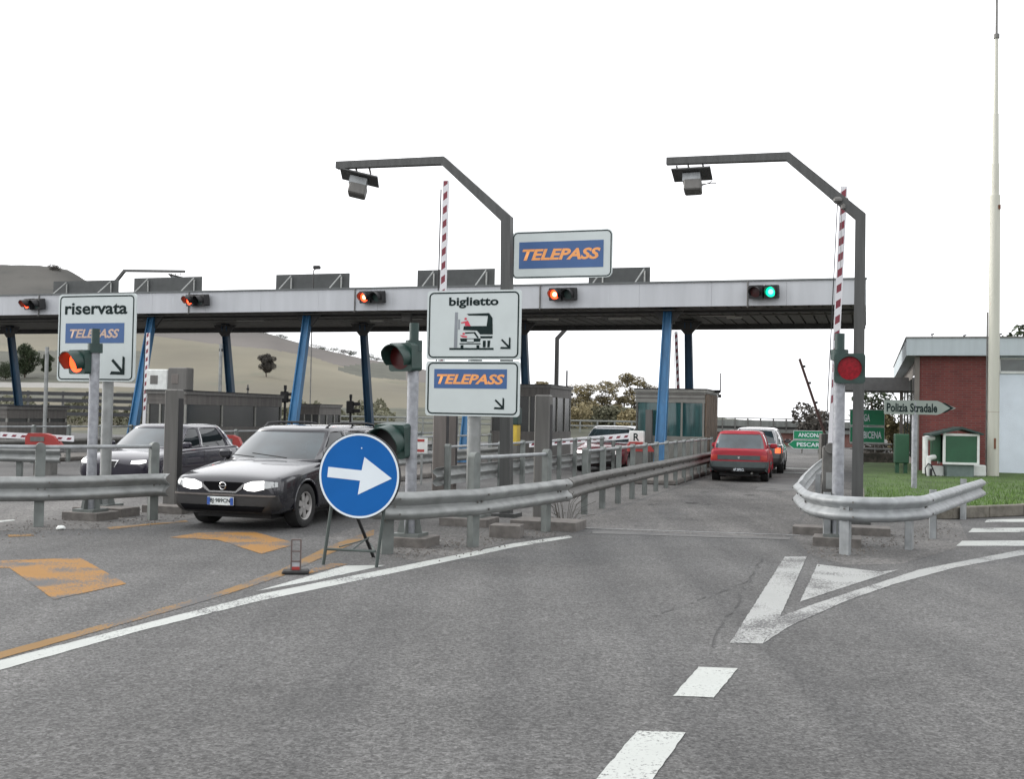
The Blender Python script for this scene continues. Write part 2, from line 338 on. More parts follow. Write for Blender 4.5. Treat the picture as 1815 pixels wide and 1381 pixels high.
def text(s, m, parent, x0, z0, x1, z1, y, bold=0.0, shear=0.0, name='lettering', t=0.002, flip=False):
    cu_ = bpy.data.curves.new('tx', 'FONT'); cu_.body = s; cu_.offset = bold; cu_.shear = shear; cu_.resolution_u = 3; cu_.fill_mode = 'FRONT'
    cu_.extrude = 0.0
    o = bpy.data.objects.new('tx', cu_); col.objects.link(o)
    dg = bpy.context.evaluated_depsgraph_get(); dg.update()
    me = bpy.data.meshes.new_from_object(o.evaluated_get(dg)); bpy.data.objects.remove(o); bpy.data.curves.remove(cu_)
    xs = [v.co.x for v in me.vertices]; ys = [v.co.y for v in me.vertices]
    ax, bx, ay, by = min(xs), max(xs), min(ys), max(ys)
    sx, sy = (x1 - x0) / (bx - ax), (z1 - z0) / (by - ay)
    for v in me.vertices:
        X = x0 + (v.co.x - ax) * sx; Z_ = z0 + (v.co.y - ay) * sy
        v.co = (X, y, Z_)
    me.name = name; me.materials.clear(); me.materials.append(m)
    r = bpy.data.objects.new(name, me); col.objects.link(r); r.parent = parent
    return r

# ================================================================== GROUND
g = MB(); g.add([(-900, -40, 0), (900, -40, 0), (900, 1600, 0), (-900, 1600, 0)], [(0, 1, 2, 3)])
struct(g.build('ground', M_asph))
LAY = [0]
def sheet(name, px, m, z=0.004, world=None):
    LAY[0] += 1; z = (0.002 if name == 'apron' else 0.0032) + 0.00008 * (LAY[0] if name == 'apron' else LAY[0] - 4)
    pts = world or [G(x, y, z) for x, y in px]
    if name == 'road_marking' and z < 1:      # ragged hand-laid edges
        rj = random.Random(LAY[0]); o2 = []
        for i, p_ in enumerate(pts):
            q_ = pts[(i + 1) % len(pts)]; n_ = max(1, int((q_ - p_).length / 0.07))
            for j in range(n_):
                v = p_.lerp(q_, j / n_); o2.append(v + (Vector((rj.uniform(-.004, .004), rj.uniform(-.005, .005), 0)) if j else Vector((0, 0, 0))))
        pts = o2
    mb = MB(); mb.add([(p[0], p[1], z) for p in pts], [tuple(range(len(pts)))])
    return struct(mb.build(name, m))
def Lp(*ab): return [L(a, b) for a, b in ab]
sheet('apron', None, M_apron, 0.004, [G(690, 985), G(760, 1000), G(900, 962), G(1020, 945)] + Lp((-4.45, 19), (-4.45, 45), (-7.2, 45), (-7.2, 16), (-6.9, 13.2)))
sheet('apron', None, M_apron, 0.004, Lp((-4.35, 16.0), (-1.1, 16.0), (-1.2, 60), (-4.35, 60)))
sheet('apron', None, M_apron, 0.004, [G(1440, 985), G(1500, 1003), G(1600, 1000), G(1720, 965), G(1700, 925), G(1560, 905)] + Lp((-.2, 32), (-1.05, 32), (-1.05, 16.5)))
sheet('apron', None, M_apron, 0.004, [G(-150, 945), G(60, 940), G(190, 938), G(330, 922)] + Lp((-10.2, 18), (-10.2, 45), (-13.4, 45), (-13.4, 18), (-14.5, 12.5)))
# road markings
for pl, m in (
    ([(-120, 1218), (0, 1188), (247, 1119), (463, 1065), (680, 1020), (908, 971), (1015, 953), (1008, 949.5), (908, 964), (680, 1010), (463, 1053), (247, 1108), (0, 1171), (-120, 1199)], M_white),
    ([(455, 1048), (560, 1029), (684, 1002), (612, 1003)], M_white),
    ([(-120, 1196), (0, 1168), (231, 1103), (328, 1076), (405, 1053), (501, 1021), (578, 985), (663, 948), (663, 939), (578, 970), (494, 1012), (386, 1050), (231, 1094), (0, 1156), (-120, 1183)], M_orange2),
    ([(545, 1018), (617, 1000), (585, 999), (530, 1016)], M_orange),
    ([(17, 1007), (96, 1063), (224, 1035), (143, 989), (-60, 996), (-60, 1008)], M_orange),
    ([(301, 953), (386, 957), (463, 982), (528, 964), (443, 941), (347, 945)], M_orange),
    ([(1391, 987), (1294, 1140), (1352, 1141.5), (1382, 1095), (1430, 987)], M_white2),
    ([(1353, 1140.5), (1404, 1108), (1494, 1068), (1584, 1036), (1691, 1007), (1815, 984), (1900, 972), (1900, 963), (1815, 974), (1629, 1010), (1449, 1069), (1383, 1093.5)], M_white2),
    ([(1418, 1067), (1593, 1010), (1561, 1014), (1449, 1000.5)], M_white2),
    ([(1193, 1234), (1265, 1237), (1308, 1185), (1238, 1182.5)], M_white),
    ([(1040, 1400), (1143, 1400), (1215, 1299), (1130, 1296)], M_white),
    ([(1695, 968), (1900, 968), (1900, 958), (1705, 959)], M_white), ([(1716, 944), (1900, 943), (1900, 935), (1724, 936.5)], M_white),
    ([(1745, 926), (1900, 925), (1900, 919), (1750, 921)], M_white),
    ([(-40, 929), (0, 926), (28, 922.5), (24, 921), (0, 923), (-40, 926)], M_white), ([(195, 939), (262, 931), (334, 925), (330, 922.5), (190, 935)], M_orange2),
    ([(15, 952), (60, 950), (58, 946.5), (14, 948)], M_orange2),
    ([(1050, 941), (1400, 953), (1400, 957), (1050, 946)], M_worn_glare)):
    sheet('road_marking', pl, m, 0.009)
sheet('road_marking', None, M_white, 0.009, Lp((-4.2, 40), (-1.4, 40), (-1.4, 40.5), (-4.2, 40.5)))
sheet('road_marking', None, M_white, 0.009, Lp((-4.2, 36.6), (-1.4, 36.6), (-1.4, 37.0), (-4.2, 37.0)))
sheet('road_marking', None, M_worn_glare, 0.009, Lp((-2.6, 27), (-1.3, 27), (-1.3, 33), (-2.6, 33)))  # sunset glare on the open lane, painted in as a pale patch
oil = paint_mat('oil_stain', (0.045, 0.044, 0.043), 0.9, asphalt=(0.105, 0.104, 0.102), keep=0.44)
ro = random.Random(21)
for i in range(14):
    cx_o, cy_o = (ro.uniform(-4.0, -1.5), ro.uniform(17.5, 29))
    r_o = ro.uniform(.03, .16); sheet('road_stain', None, oil, 0.004, [L(cx_o + r_o * math.cos(q) * ro.uniform(.6, 1.1), cy_o + r_o * 1.6 * math.sin(q) * ro.uniform(.6, 1.1)) for q in [k * .52 for k in range(12)]])
# drain strip across the lane
g = MB(); p0, p1 = G(1028, 937), G(1418, 950)
dn = (p1 - p0).normalized(); pn = Vector((-dn.y, dn.x, 0)) * 0.02
g.add([(q.x, q.y, 0.009) for q in (p0 - pn, p1 - pn, p1 + pn, p0 + pn)], [(0, 1, 2, 3)])
tag(g.build('drain_strip', galv_b), 'thin metal drain strip set across the right-hand lane', 'drain')
# cracks / tar lines on the asphalt
rc = random.Random(3)
tar = mat('tar_line', (0.035, 0.035, 0.035), 0.8)
for (xa, ya, xb, yb) in ((1352, 990, 1250, 1160), (1160, 1095, 1330, 1030), (120, 985, 0, 1000), (370, 935, 120, 965)):
    A, B = G(xa, ya), G(xb, yb); mb = MB(); n = 26; w_ = 0.005; prev = None
    nn = (B - A).normalized(); nn = Vector((-nn.y, nn.x, 0))
    for i in range(n + 1):
        q = A.lerp(B, i / n) + nn * rc.uniform(-0.03, 0.03); cur = (q - nn * w_, q + nn * w_)
        if prev and rc.random() < 0.75: mb.add([(p.x, p.y, 0.0075) for p in (prev[0], cur[0], cur[1], prev[1])], [(0, 1, 2, 3)])
        prev = cur
    struct(mb.build('road_marking_crack', tar))

# concrete islands under the toll booths
for a0, a1, b0 in ((-7.15, -4.6, 27.5), (-13.3, -10.9, 24.5), (-19.6, -17.4, 27.0), (-25.9, -23.6, 27.5)):
    mb = MB(); mb.box(((a0 + a1) / 2, (b0 + 43) / 2, 0.065), (a1 - a0, 43 - b0, 0.13), bev=0.03)
    struct(mb.build('island_kerb', conc, M=Matrix.Rotation(-TH, 4, 'Z')))

# grass and its kerb on the right
kp = [G(1440, 905), G(1560, 918), G(1690, 921), G(1815, 915), G(1960, 900)]
kp[0] = L(-.15, 20.9)
out = kp + [Vector((26, 22, 0)), L(22, 45), L(-.15, 40)]
mb = MB(); zs = [0.18] * 5 + [0.25, 0.35, 0.3]
mb.add([(p.x, p.y, z) for p, z in zip(out, zs)], [tuple(range(8))]); struct(mb.build('grass_verge', grass_m))
mb = MB()
for i in range(4):
    a, b = kp[i], kp[i + 1]; d = (b - a).normalized(); n_ = Vector((-d.y, d.x, 0)); LL = (b - a).length; k = max(1, round(LL / 0.8))
    for j in range(k):
        c = a + d * (LL * (j + .5) / k) + n_ * 0.08; mb.box((c.x, c.y, 0.105), (LL / k - 0.012, 0.16, 0.21 + rc.uniform(-.006, .006)), math.atan2(d.y, d.x), bev=0.015)
a, b = kp[0], L(-.15, 40); d = (b - a).normalized(); LL = (b - a).length
for j in range(24):
    c = a + d * (LL * (j + .5) / 24); mb.box((c.x, c.y, 0.105), (LL / 24 - 0.012, 0.16, 0.21), math.atan2(d.y, d.x), bev=0.015)
struct(mb.build('kerb', kerb_m))
mb = MB(); rg = random.Random(11); cnt = 0
while cnt < 34000:
    Y = rg.uniform(18.8, 38); X = rg.uniform(5.5, 20)
    p = Vector((X, Y, 0)); a_, b_ = AB(p)
    if a_ < -.05: continue
    # behind kerb line
    ky = None
    for i in range(4):
        if kp[i].x <= X <= kp[i + 1].x: ky = kp[i].y + (kp[i + 1].y - kp[i].y) * (X - kp[i].x) / (kp[i + 1].x - kp[i].x)
    if ky is not None and Y < ky + 0.15: continue
    if ky is None and X < kp[0].x and a_ < -.05: continue
    cnt += 1; h = rg.uniform(0.04, 0.12); an = rg.uniform(0, 6.28); wd = rg.uniform(0.006, 0.014); dx, dy = math.cos(an) * wd, math.sin(an) * wd; lx, ly = rg.uniform(-.05, .05), rg.uniform(-.05, .05)
    z0 = 0.175
    mb.add([(X - dx, Y - dy, z0), (X + dx, Y + dy, z0), (X + lx, Y + ly, z0 + h)], [(0, 1, 2)])
o = mb.build('grass', blade_m); tag(o, 'mown green grass growing on the verge by the brick building', 'grass', kind='stuff')

# ================================================================== HILLS
def lerp_tab(tab, x):
    if x <= tab[0][0]: return tab[0][1]
    for (a, va), (b, vb) in zip(tab, tab[1:]):
        if x <= b: return va + (vb - va) * (x - a) / (b - a)
    return tab[-1][1]
def hills(name, crest, x0, x1, D, r0, split, mats, step=10, NR=90, rough=0.5):
    cols = []; mb = MB(); n = int((x1 - x0) / step) + 1; rr = random.Random(5)
    for i in range(n):
        px = x0 + step * i; yc = lerp_tab(crest, px) + rr.uniform(-rough, rough); top = P(px, yc, D); zc = max(top.z, 0.5); dirx = top.x / D
        c = []
        for j in range(NR + 8):
            if j <= NR:
                t = j / NR; Y = r0 + (D - r0) * t; z = zc * (t ** 1.15) * (1 - 0.0) + 0.35 * math.sin(Y * 0.05 + px * 0.01) * t * (1 - t) * 4
                z = z if t > 0 else -0.3
            else:
                q = (j - NR) / 8; Y = D + q * D * 0.5; z = zc * (1 - q * q * 1.2)
            c.append(Vector((dirx * Y, Y, z)))
        cols.append(c)
    for c in cols: mb.v += [tuple(v) for v in c]
    H = NR + 8
    for i in range(n - 1):
        px = x0 + step * (i + .5)
        for j in range(H - 1):
            mb.f.append((i * H + j, (i + 1) * H + j, (i + 1) * H + j + 1, i * H + j + 1))
            q = (Vector(mb.v[i * H + j]) + Vector(mb.v[(i + 1) * H + j + 1])) / 2
            d = q - Vector((0, 0, EYE)); py = CY - F * d.dot(cu) / d.dot(cf)
            mb.m.append(split(px, py))
    o = mb.build(name, mats, smooth=60); return struct(o), cols
fieldline = [(0, 560), (400, 612), (470, 618), (545, 630), (600, 648), (640, 660), (700, 672), (930, 700)]
scrub_t = [(590, 655), (600, 648), (640, 645), (700, 640)]
def split1(px, py):
    if 595 < px < 720 and lerp_tab([(595, 653), (640, 645), (720, 640)], px) < py < lerp_tab([(595, 655), (640, 668), (720, 674)], px): return 2
    if px < 262:
        if 622 < py < 679: return 2
        if 679 < py < 687: return 3
        if 696 < py < 709: return 2
    return 1 if py < lerp_tab(fieldline, px) else 0
hill, hc = hills('hill', [(-500, 500), (0, 540), (250, 560), (400, 583), (470, 590), (560, 617), (640, 635), (700, 645), (800, 664), (920, 692), (1100, 722), (1270, 745), (1400, 755)], -500, 1400, 300, 75, split1, [field_l, field_d, field_s, mat('field_track', (.22, .215, .2), .95)])
hill2, hc2 = hills('hill', [(-500, 440), (-100, 462), (0, 469), (60, 470), (100, 473), (125, 480), (150, 496), (230, 530), (330, 570), (420, 640)], -500, 420, 620, 330, lambda a, b: 1, [field_l, mat('far_field', (.046, .044, .038), .95, 0, .3, .02, c2=(.03, .031, .026), c2at=.55), field_s])
def on_hill(cols, px, py, x0, step=10):
    i = (px - x0) / step; i0 = int(i); f = i - i0; best = None
    for j in range(len(cols[0]) - 9):
        q = cols[i0][j].lerp(cols[i0 + 1][j], f); d = q - Vector((0, 0, EYE)); y = CY - F * d.dot(cu) / d.dot(cf)
        if best is None or abs(y - py) < best[0]: best = (abs(y - py), q)
    return best[1]
# distant low bank behind the plaza
bk = [(-700, 728), (200, 726), (420, 722), (700, 724), (930, 716), (1130, 722), (1290, 742), (1420, 752)]
bank, bc = hills('bank', bk, -700, 1420, 105, 68, lambda a, b: 0, [bank_m], NR=14, rough=1.0)

# ================================================================== TREES
def crown_mesh(blobs, n, size, seed, m, flat=1.0):
    rr = random.Random(seed); mb = MB(); tot = sum(b[3] ** 2 for b in blobs)
    for (cx, cy, cz, r, fz) in blobs:
        k = int(n * r * r / tot)
        for _ in range(k):
            while True:
                x, y, z = (rr.uniform(-1, 1) for _ in range(3)); q = x * x + y * y + z * z
                if 0.12 < q < 1: break
            s = size * rr.uniform(0.5, 1.5)
            c = Vector((cx + x * r, cy + y * r, cz + z * r * fz))
            a = Vector((rr.gauss(0, 1), rr.gauss(0, 1), rr.gauss(0, 0.6) * flat)).normalized(); b = a.cross(Vector((rr.gauss(0, 1), rr.gauss(0, 1), rr.gauss(0, 1)))).normalized()
            if flat < 1: b.z *= 0.4
            mb.add([c - a * s, c + b * s * .6, c + a * s, c - b * s * .6 + Vector((0, 0, s * .3))], [(0, 1, 2, 3)])
    return mb
def tree(name, label, cat, loc, h, wid, kind, m, seed, group, trunk_h=None, n=900):
    rr = random.Random(seed); t = thing(name, label, cat, loc, rr.uniform(0, 6), group)
    th = trunk_h if trunk_h is not None else h * 0.35
    tb = MB(); top = Vector((rr.uniform(-.05, .05) * h, rr.uniform(-.05, .05) * h, h * 0.7))
    tb.tube([(0, 0, -0.15), (top.x * .3, top.y * .3, th * .6), (top.x * .6, top.y * .6, h * .5), top], [h * .035, h * .026, h * .018, h * .008], 7)
    blobs = []
    nb = {'shrub': 6, 'pine': 14}.get(kind, 26)
    for i in range(nb):
        a = rr.uniform(0, 6.28); q = rr.uniform(0.1, 0.75) * wid / 2
        if kind == 'pine': z = rr.uniform(0.40, 0.95) * h; r = wid * rr.uniform(.11, .21); fz = 0.55
        elif kind == 'round': e_ = rr.uniform(-1, 1); z = th + (h - th) * (.5 + e_ * .36); q *= math.sqrt(max(.1, 1 - e_ * e_)) * 1.05; r = wid * rr.uniform(.13, .22); fz = 0.85
        else: z = h * rr.uniform(.25, .65); r = wid * rr.uniform(.22, .33); fz = 0.8 * h / wid
        c = Vector((math.cos(a) * q, math.sin(a) * q, z)); blobs.append((c.x, c.y, c.z, r, fz))
        st = Vector((top.x * .5, top.y * .5, min(th, z * .8)))
        tb.tube([st, st.lerp(c, .55) + Vector((0, 0, -.05 * h)), c], [h * .014, h * .009, h * .004], 5)
    tb.build('trunk', bark, t, smooth=60)
    crown_mesh(blobs, int(n * 2.2), h * (.022 if kind != 'shrub' else .036), seed, m, 0.5 if kind == 'pine' else 1).build('crown', m, t)
    return t
# lone tree on the field
q = on_hill(hc, 474, 668, -500)
tree('round_tree', 'lone round tree in the middle of the stubble field', 'tree', q, (q.y) * 42 / F, q.y * 38 / F, 'round', leaf_g, 31, None, q.y * 8 / F, 5200)
crest_px = [(408, 586), (432, 588), (455, 590), (470, 591), (497, 598), (505, 602), (560, 620), (575, 621), (590, 622), (608, 623), (620, 628), (655, 635), (668, 637), (682, 639), (694, 640)]
whr = ['leftmost bush of the line along the field crest', 'second bush from the left along the field crest', 'third bush from the left along the field crest', 'bush on the field crest above the lone tree', 'bush on the field crest just left of the leaning blue column', 'bush on the field crest behind the leaning blue column', 'first bush right of the leaning blue column on the crest', 'second bush right of the leaning blue column on the crest', 'third bush right of the leaning blue column on the crest', 'fourth bush right of the leaning blue column on the crest', 'bush touching the dark rear column on the field crest', 'bush on the crest just right of the rear column', 'small bush midway between rear column and upper dark signal', 'bush on the crest left of the upper dark signal', 'bush on the crest beside the upper dark signal lamp']
for i, (px, py) in enumerate(crest_px):
    q = P(px, lerp_tab([(400, 583), (470, 590), (560, 617), (640, 635), (700, 645)], px), 300); q.z -= 0.4
    hh = rnd.uniform(1.6, 2.6)
    tree('shrub', whr[i], 'bush', q, hh, hh * rnd.uniform(1.6, 2.6), 'shrub', leaf_d if i % 3 else leaf_g, 50 + i, 'bushes along the crest of the field', 0.4, 420)
q = P(96, 474, 612); q.z -= 3.2
tree('shrub', 'small tree clump on top of the far left hill', 'bush', q, 5.5, 9, 'shrub', leaf_g, 71, None, .6, 900)
# hill hollow: dark trees on the left
for i, (px, pb, ph, pw, lb) in enumerate(((48, 668, 58, 60, 'dark bushy tree behind the left toll column, beside the lane sign'), (14, 672, 30, 60, 'low dark tree at the left edge under the canopy'), (86, 666, 40, 30, 'narrow dark tree half hidden by the riservata sign'))):
    q = on_hill(hc, px, pb, -500); k = q.y / F
    tree('round_tree', lb, 'tree', q, ph * k, pw * k, 'round', leaf_d, 80 + i, 'dark trees on the left hillside', ph * k * .1, 4200)
# trees behind the middle lanes
mid = [(948, 672, 48, 'olive umbrella tree above the grey booth beside the ticket sign'), (985, 680, 38, 'thin umbrella tree behind the black arm post'), (1036, 680, 60, 'broad umbrella pine right of the black arm post'), (1072, 676, 56, 'tall umbrella pine in the middle of the grove'), (1104, 690, 36, 'small umbrella pine left of the glass booth'), (1130, 664, 60, 'leaning tall pine whose crown reaches over the glass booth'), (1010, 700, 50, 'low olive tree in front of the grove')]
for i, (px, pt, pw, lb) in enumerate(mid):
    Y = 88 + (i * 5) % 13; top = P(px, pt, Y); base = Vector((top.x, Y, 0.6)); k = Y / F
    tree('umbrella_pine', lb, 'tree', base, top.z - .6, pw * k * 1.25, 'pine', leaf_o, 100 + i, 'trees behind the middle lanes', (top.z - .6) * .3, 1500)
for i in range(13):
    px = 930 + i * 16.5 + rnd.uniform(-5, 5); Y = rnd.uniform(78, 86); k = Y / F; q = P(px, 748, Y); q.z = 0.2
    names = ['beside the grey booth', 'under the small umbrella tree', 'left of the black arm post', 'right of the black arm post', 'behind the barrier arm', 'below the tall pine', 'behind the white car roof', 'above the barrier box', 'left of the glass booth']
    tree('shrub', ('%s scrub bush on the bank, number %d from the grey booth' % (('dark', 'olive')[i % 2], i + 1)).replace('number %d from' % (i + 1), ['closest to', 'second away from', 'third away from', 'fourth away from', 'fifth away from', 'sixth away from', 'seventh away from', 'eighth away from', 'ninth away from', 'tenth away from', 'eleventh away from', 'twelfth away from', 'thirteenth away from'][i]), 'bush', q, rnd.uniform(2.2, 3.4), rnd.uniform(2.2, 3.4), 'shrub', (hedge_m, leaf_o)[i % 2], 130 + i, 'scrub on the bank behind the lanes', 0.3, 1100)
mb = MB(); rr = random.Random(4)
for i in range(17000):
    px = rr.uniform(-60, 700); Y = rr.uniform(80, 92); q = P(px, 750, Y); q.z = rr.uniform(0.2, 2.1 + .5 * math.sin(px * .05) + .3 * math.sin(px * .17)); s = rr.uniform(.08, .22)
    a = Vector((rr.gauss(0, 1), rr.gauss(0, 1), rr.gauss(0, 1))).normalized() * s; b = Vector((rr.gauss(0, 1), rr.gauss(0, 1), rr.gauss(0, 1))).normalized() * s * .7
    mb.add([q - a, q + b, q + a, q - b], [(0, 1, 2, 3)])
tag(mb.build('undergrowth', hedge_m), 'rough green undergrowth on the bank behind the left lanes', 'undergrowth', kind='stuff')
q = P(1806, 572, 62); tree('round_tree', 'dark evergreen crown showing above the flat roof of the brick building', 'tree', (q.x + .6, 62, 0.2), q.z - .2, 5.5, 'round', leaf_d, 160, None, 3.0, 1800)
q = P(1549, 700, 52); tree('round_tree', 'dark leafy tree under the entrance canopy behind the green sign', 'tree', (q.x, 52, 0.2), q.z + .1, 2.6, 'round', leaf_d, 161, None, .8, 900)
q = P(1452, 700, 72); tree('shrub', 'bare brownish bush behind the raised barrier on the right', 'bush', (q.x, 72, 0.0), q.z, 2.6, 'shrub', leaf_g, 162, None, .8, 700)

# ================================================================== FAR STRUCTURES
def rail_w(mb, pts, zt, h=0.31, side=1, off=0.0, n_end=True):
    """W-beam swept along pts (list of Vector xy), outward = side * right-hand normal"""
    prof = [(0.012, .5), (.035, .46), (.078, .36), (.086, .28), (.074, .19), (.020, .07), (0.006, 0.0), (.020, -.07), (.074, -.19), (.086, -.28), (.078, -.36), (.035, -.46), (0.012, -.5)]
    th = 0.012
    ring2 = [(o, z) for o, z in prof] + [(o - th, z * .985) for o, z in reversed(prof)]
    N = len(pts); rows = []
    for i, p in enumerate(pts):
        if i == 0: d = (pts[1] - p).normalized(); k = 1
        elif i == N - 1: d = (p - pts[-2]).normalized(); k = 1
        else:
            d1 = (p - pts[i - 1]).normalized(); d2 = (pts[i + 1] - p).normalized(); d = (d1 + d2).normalized(); k = 1 / max(.5, d.dot(d1))
        nn = Vector((d.y, -d.x, 0)) * side
        rows.append([Vector((p.x, p.y, 0)) + nn * ((o + off) * k) + Vector((0, 0, zt - h / 2 + z * h + (p.z if len(p) > 2 else 0))) for o, z in ring2])
    K = len(ring2); vs = [v for r in rows for v in r]; fs = []
    for i in range(N - 1):
        for k in range(K): j = (k + 1) % K; fs.append((i * K + k, i * K + j, (i + 1) * K + j, (i + 1) * K + k))
    fs.append(tuple(range(K))); fs.append(tuple((N - 1) * K + k for k in range(K)))
    mb.add(vs, fs)
def curve(pts, n=6):
    pts = [Vector((p[0], p[1], 0)) for p in pts]; out = []
    for i in range(len(pts) - 1):
        p0 = pts[max(0, i - 1)]; p1 = pts[i]; p2 = pts[i + 1]; p3 = pts[min(len(pts) - 1, i + 2)]
        for k in range(n):
            t = k / n; out.append(0.5 * ((2 * p1) + (p2 - p0) * t + (2 * p0 - 5 * p1 + 4 * p2 - p3) * t * t + (3 * p1 - p0 - 3 * p2 + p3) * t ** 3))
    out.append(pts[-1]); return out
def cpost(mb, h, w=0.11, d=0.07, cap=False, th=0.008):
    mb.box((0, -d / 2 + th / 2, h / 2 - .1), (w, th, h + .2)); mb.box((-w / 2 + th / 2, th / 2, h / 2 - .1), (th, d - th, h + .2)); mb.box((w / 2 - th / 2, th / 2, h / 2 - .1), (th, d - th, h + .2))
    mb.box((0, d / 2 - th / 2, h / 2 - .1), (w, th, h + .2))
    if cap: mb.lathe([(0, -d / 2 - .003), (w / 2, -d / 2 - .003), (w / 2, d / 2 + .003), (0, d / 2 + .003)], (0, 0, h), 'Y', 20)
def guardrail(label, beam_pts, posts, zt=0.72, h=0.33, side=1, m=None, pm=None, hand=None, smooth_n=5, ends=False, post_h=None, pw=.11, group='steel guardrails along the lanes', dents=None):
    t = thing('guardrail', label, 'guardrail', (0, 0, 0), 0, group)
    pts = curve(beam_pts, smooth_n) if smooth_n else [Vector((p[0], p[1], 0)) for p in beam_pts]
    if dents:
        rr = random.Random(dents)
        for i, p in enumerate(pts): p.z = rr.uniform(-.008, .008); p.x += rr.uniform(-.008, .008)
    mb = MB(); rail_w(mb, pts, zt, h, side, 0.05); mb.build('beam', m or galv, t, smooth=50)
    # splice bolts on the beam
    mb = MB()
    hp = hand['z'] if hand else None
    for i, p in enumerate(posts):
        p = Vector((p[0], p[1], 0)); j = min(range(len(pts)), key=lambda k: (pts[k] - p).length); a = pts[max(0, j - 1)]; b = pts[min(len(pts) - 1, j + 1)]; d = (b - a); rz = math.atan2(d.y, d.x)
        H = (hp if (hand and i in hand['posts']) else (post_h or zt - .03)); q = MB(); cpost(q, H, pw, .09, cap=bool(hand and i in hand['posts']))
        q.build('post', pm or post_m, t, smooth=40, M=Matrix.Translation(p) @ Matrix.Rotation(rz, 4, 'Z'))
        nn = Vector((d.y, -d.x, 0)).normalized() * side
        c = Vector((pts[j].x, pts[j].y, zt - h / 2)) + nn * (.062)
        for dz, dt in ((0, 0.0), (.0, .09), (.09, .14), (-.09, .14)):
            cc = c + d.normalized() * dt + Vector((0, 0, dz)) + nn * (0.07 if abs(dz) > .05 else 0)
            mb.tube([cc, cc + nn * .014], .014, 6)
    mb.build('bolts', galv_d, t)
    if hand:
        hpnts = [Vector((posts[i][0], posts[i][1], hp)) for i in hand['posts']]
        hm = MB()
        e = (hpnts[1] - hpnts[0]).normalized()
        a = [hpnts[0] - e * hand.get('pre', 0)] + hpnts + [hpnts[-1] + (hpnts[-1] - hpnts[-2]).normalized() * hand.get('post', 0)]
        if hand.get('drop'): a = a[:-1] + [hpnts[-1] + e * .05, hpnts[-1] + e * .09 - Vector((0, 0, .05)), hpnts[-1] + e * .1 - Vector((0, 0, .4))]
        a = [x for i, x in enumerate(a) if i == 0 or (x - a[i - 1]).length > 1e-4]
        hm.tube(a, hand.get('r', .026), 10); hm.build('handrail', galv_b, t, smooth=50)
    return t

# parapet of the road behind, brick wall under it
t = thing('road_parapet', 'long grey parapet with rail above the low pink brick wall behind the plaza', 'parapet')
A_, B_ = P(1180, 760, 76), P(1520, 765, 74); A_.z = B_.z = 0
d = (B_ - A_); LL = d.length; rz = math.atan2(d.y, d.x); c = (A_ + B_) / 2
mb = MB(); mb.box((c.x, c.y, 1.0), (LL, .3, .22), rz); mb.box((c.x, c.y - .05, 1.5), (LL, .12, .42), rz); mb.box((c.x, c.y, 1.85), (LL, .2, .06), rz); mb.build('beam', mat('parapet_grey', (.17,.18,.17), .7, 0, .15, 2, streak=True), t)
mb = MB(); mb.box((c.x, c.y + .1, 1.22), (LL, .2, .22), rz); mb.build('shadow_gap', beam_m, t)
mb = MB(); mb.box((c.x, c.y + .15, .44), (LL, .25, .88), rz); mb.build('wall', brickp, t)
mb = MB(); 
for i in range(15): q = A_.lerp(B_, (i + .5) / 15); mb.box((q.x, q.y - .02, 1.42), (.08, .3, .85), rz)
mb.build('posts', galv_d, t)
t = thing('road_parapet', 'grey double rail running along the bank behind the pine grove', 'parapet')
A_, B_ = P(560, 750, 74), P(1150, 752, 76); mb = MB()
for z in (1.1, 1.45): mb.tube([(A_.x, A_.y, z), (B_.x, B_.y, z)], .07, 6)
for i in range(20): q = A_.lerp(B_, i / 19); mb.box((q.x, q.y, .7), (.1, .1, 1.5))
mb.build('rail', mat('pale_rail', (.2,.21,.2), .6), t)

# green direction signs
def dir_sign(label, c, wid, hei, rows, arrow, zb, rz=-TH, legs=(.25, .75)):
    t = thing('direction_sign', label, 'road sign', (c.x, c.y, 0), rz, 'green direction signs')
    mb = MB(); fb = MB(); n = len(rows); hh = hei / n
    for i, (s, x0, x1) in enumerate(rows):
        z0 = zb + hei - hh * (i + 1) + .015; z1 = z0 + hh - .03
        po = [(-wid / 2, z0), (wid / 2, z0), (wid / 2, z1), (-wid / 2, z1)]
        if arrow: po = [(-wid / 2, z0), (wid / 2, z0), (wid / 2, z1), (-wid / 2, z1), (-wid / 2 - .28, (z0 + z1) / 2)] if i else po
        mb.face([(a * 1.02, b) for a, b in po], 0, .03); fb.face([(a * .985, z0 + .03 + (b - z0) * (hh - .09) / (hh - .03)) for a, b in po], -.004, .003)
    mb.build('panel', plate_m, t); fb.build('face', sgreen, t)
    for i, (s, x0, x1) in enumerate(rows):
        z0 = zb + hei - hh * (i + 1) + .015; text(s, plate_w, t, x0 * wid, z0 + hh * .26, x1 * wid, z0 + hh * .68, -.0065, .02)
    for k in legs: q = MB(); q.tube([((k - .5) * wid, .07, -.1), ((k - .5) * wid, .07, zb + hei - .1)], .04, 8); q.build('leg', galv_d, t)
    return t
c = P(1436, 780, 58); zt = Zat(763, 1436, 58); zb = Zat(797, 1436, 58)
dir_sign('two green arrow boards with white city names pointing left, behind the raised barrier', c, 57 * 58 / F, zt - zb, [('ANCONA', -.36, .34), ('PESCARA', -.40, .42)], True, zb)
c = P(1537, 755, 44); zt = Zat(725, 1532, 44); zb = Zat(786, 1532, 44)
dir_sign('square green board with two rows of white letters beside the brick building', c, 58 * 44 / F, zt - zb, [('GA', -.10, .08), ('BICENA', -.10, .42)], False, zb)

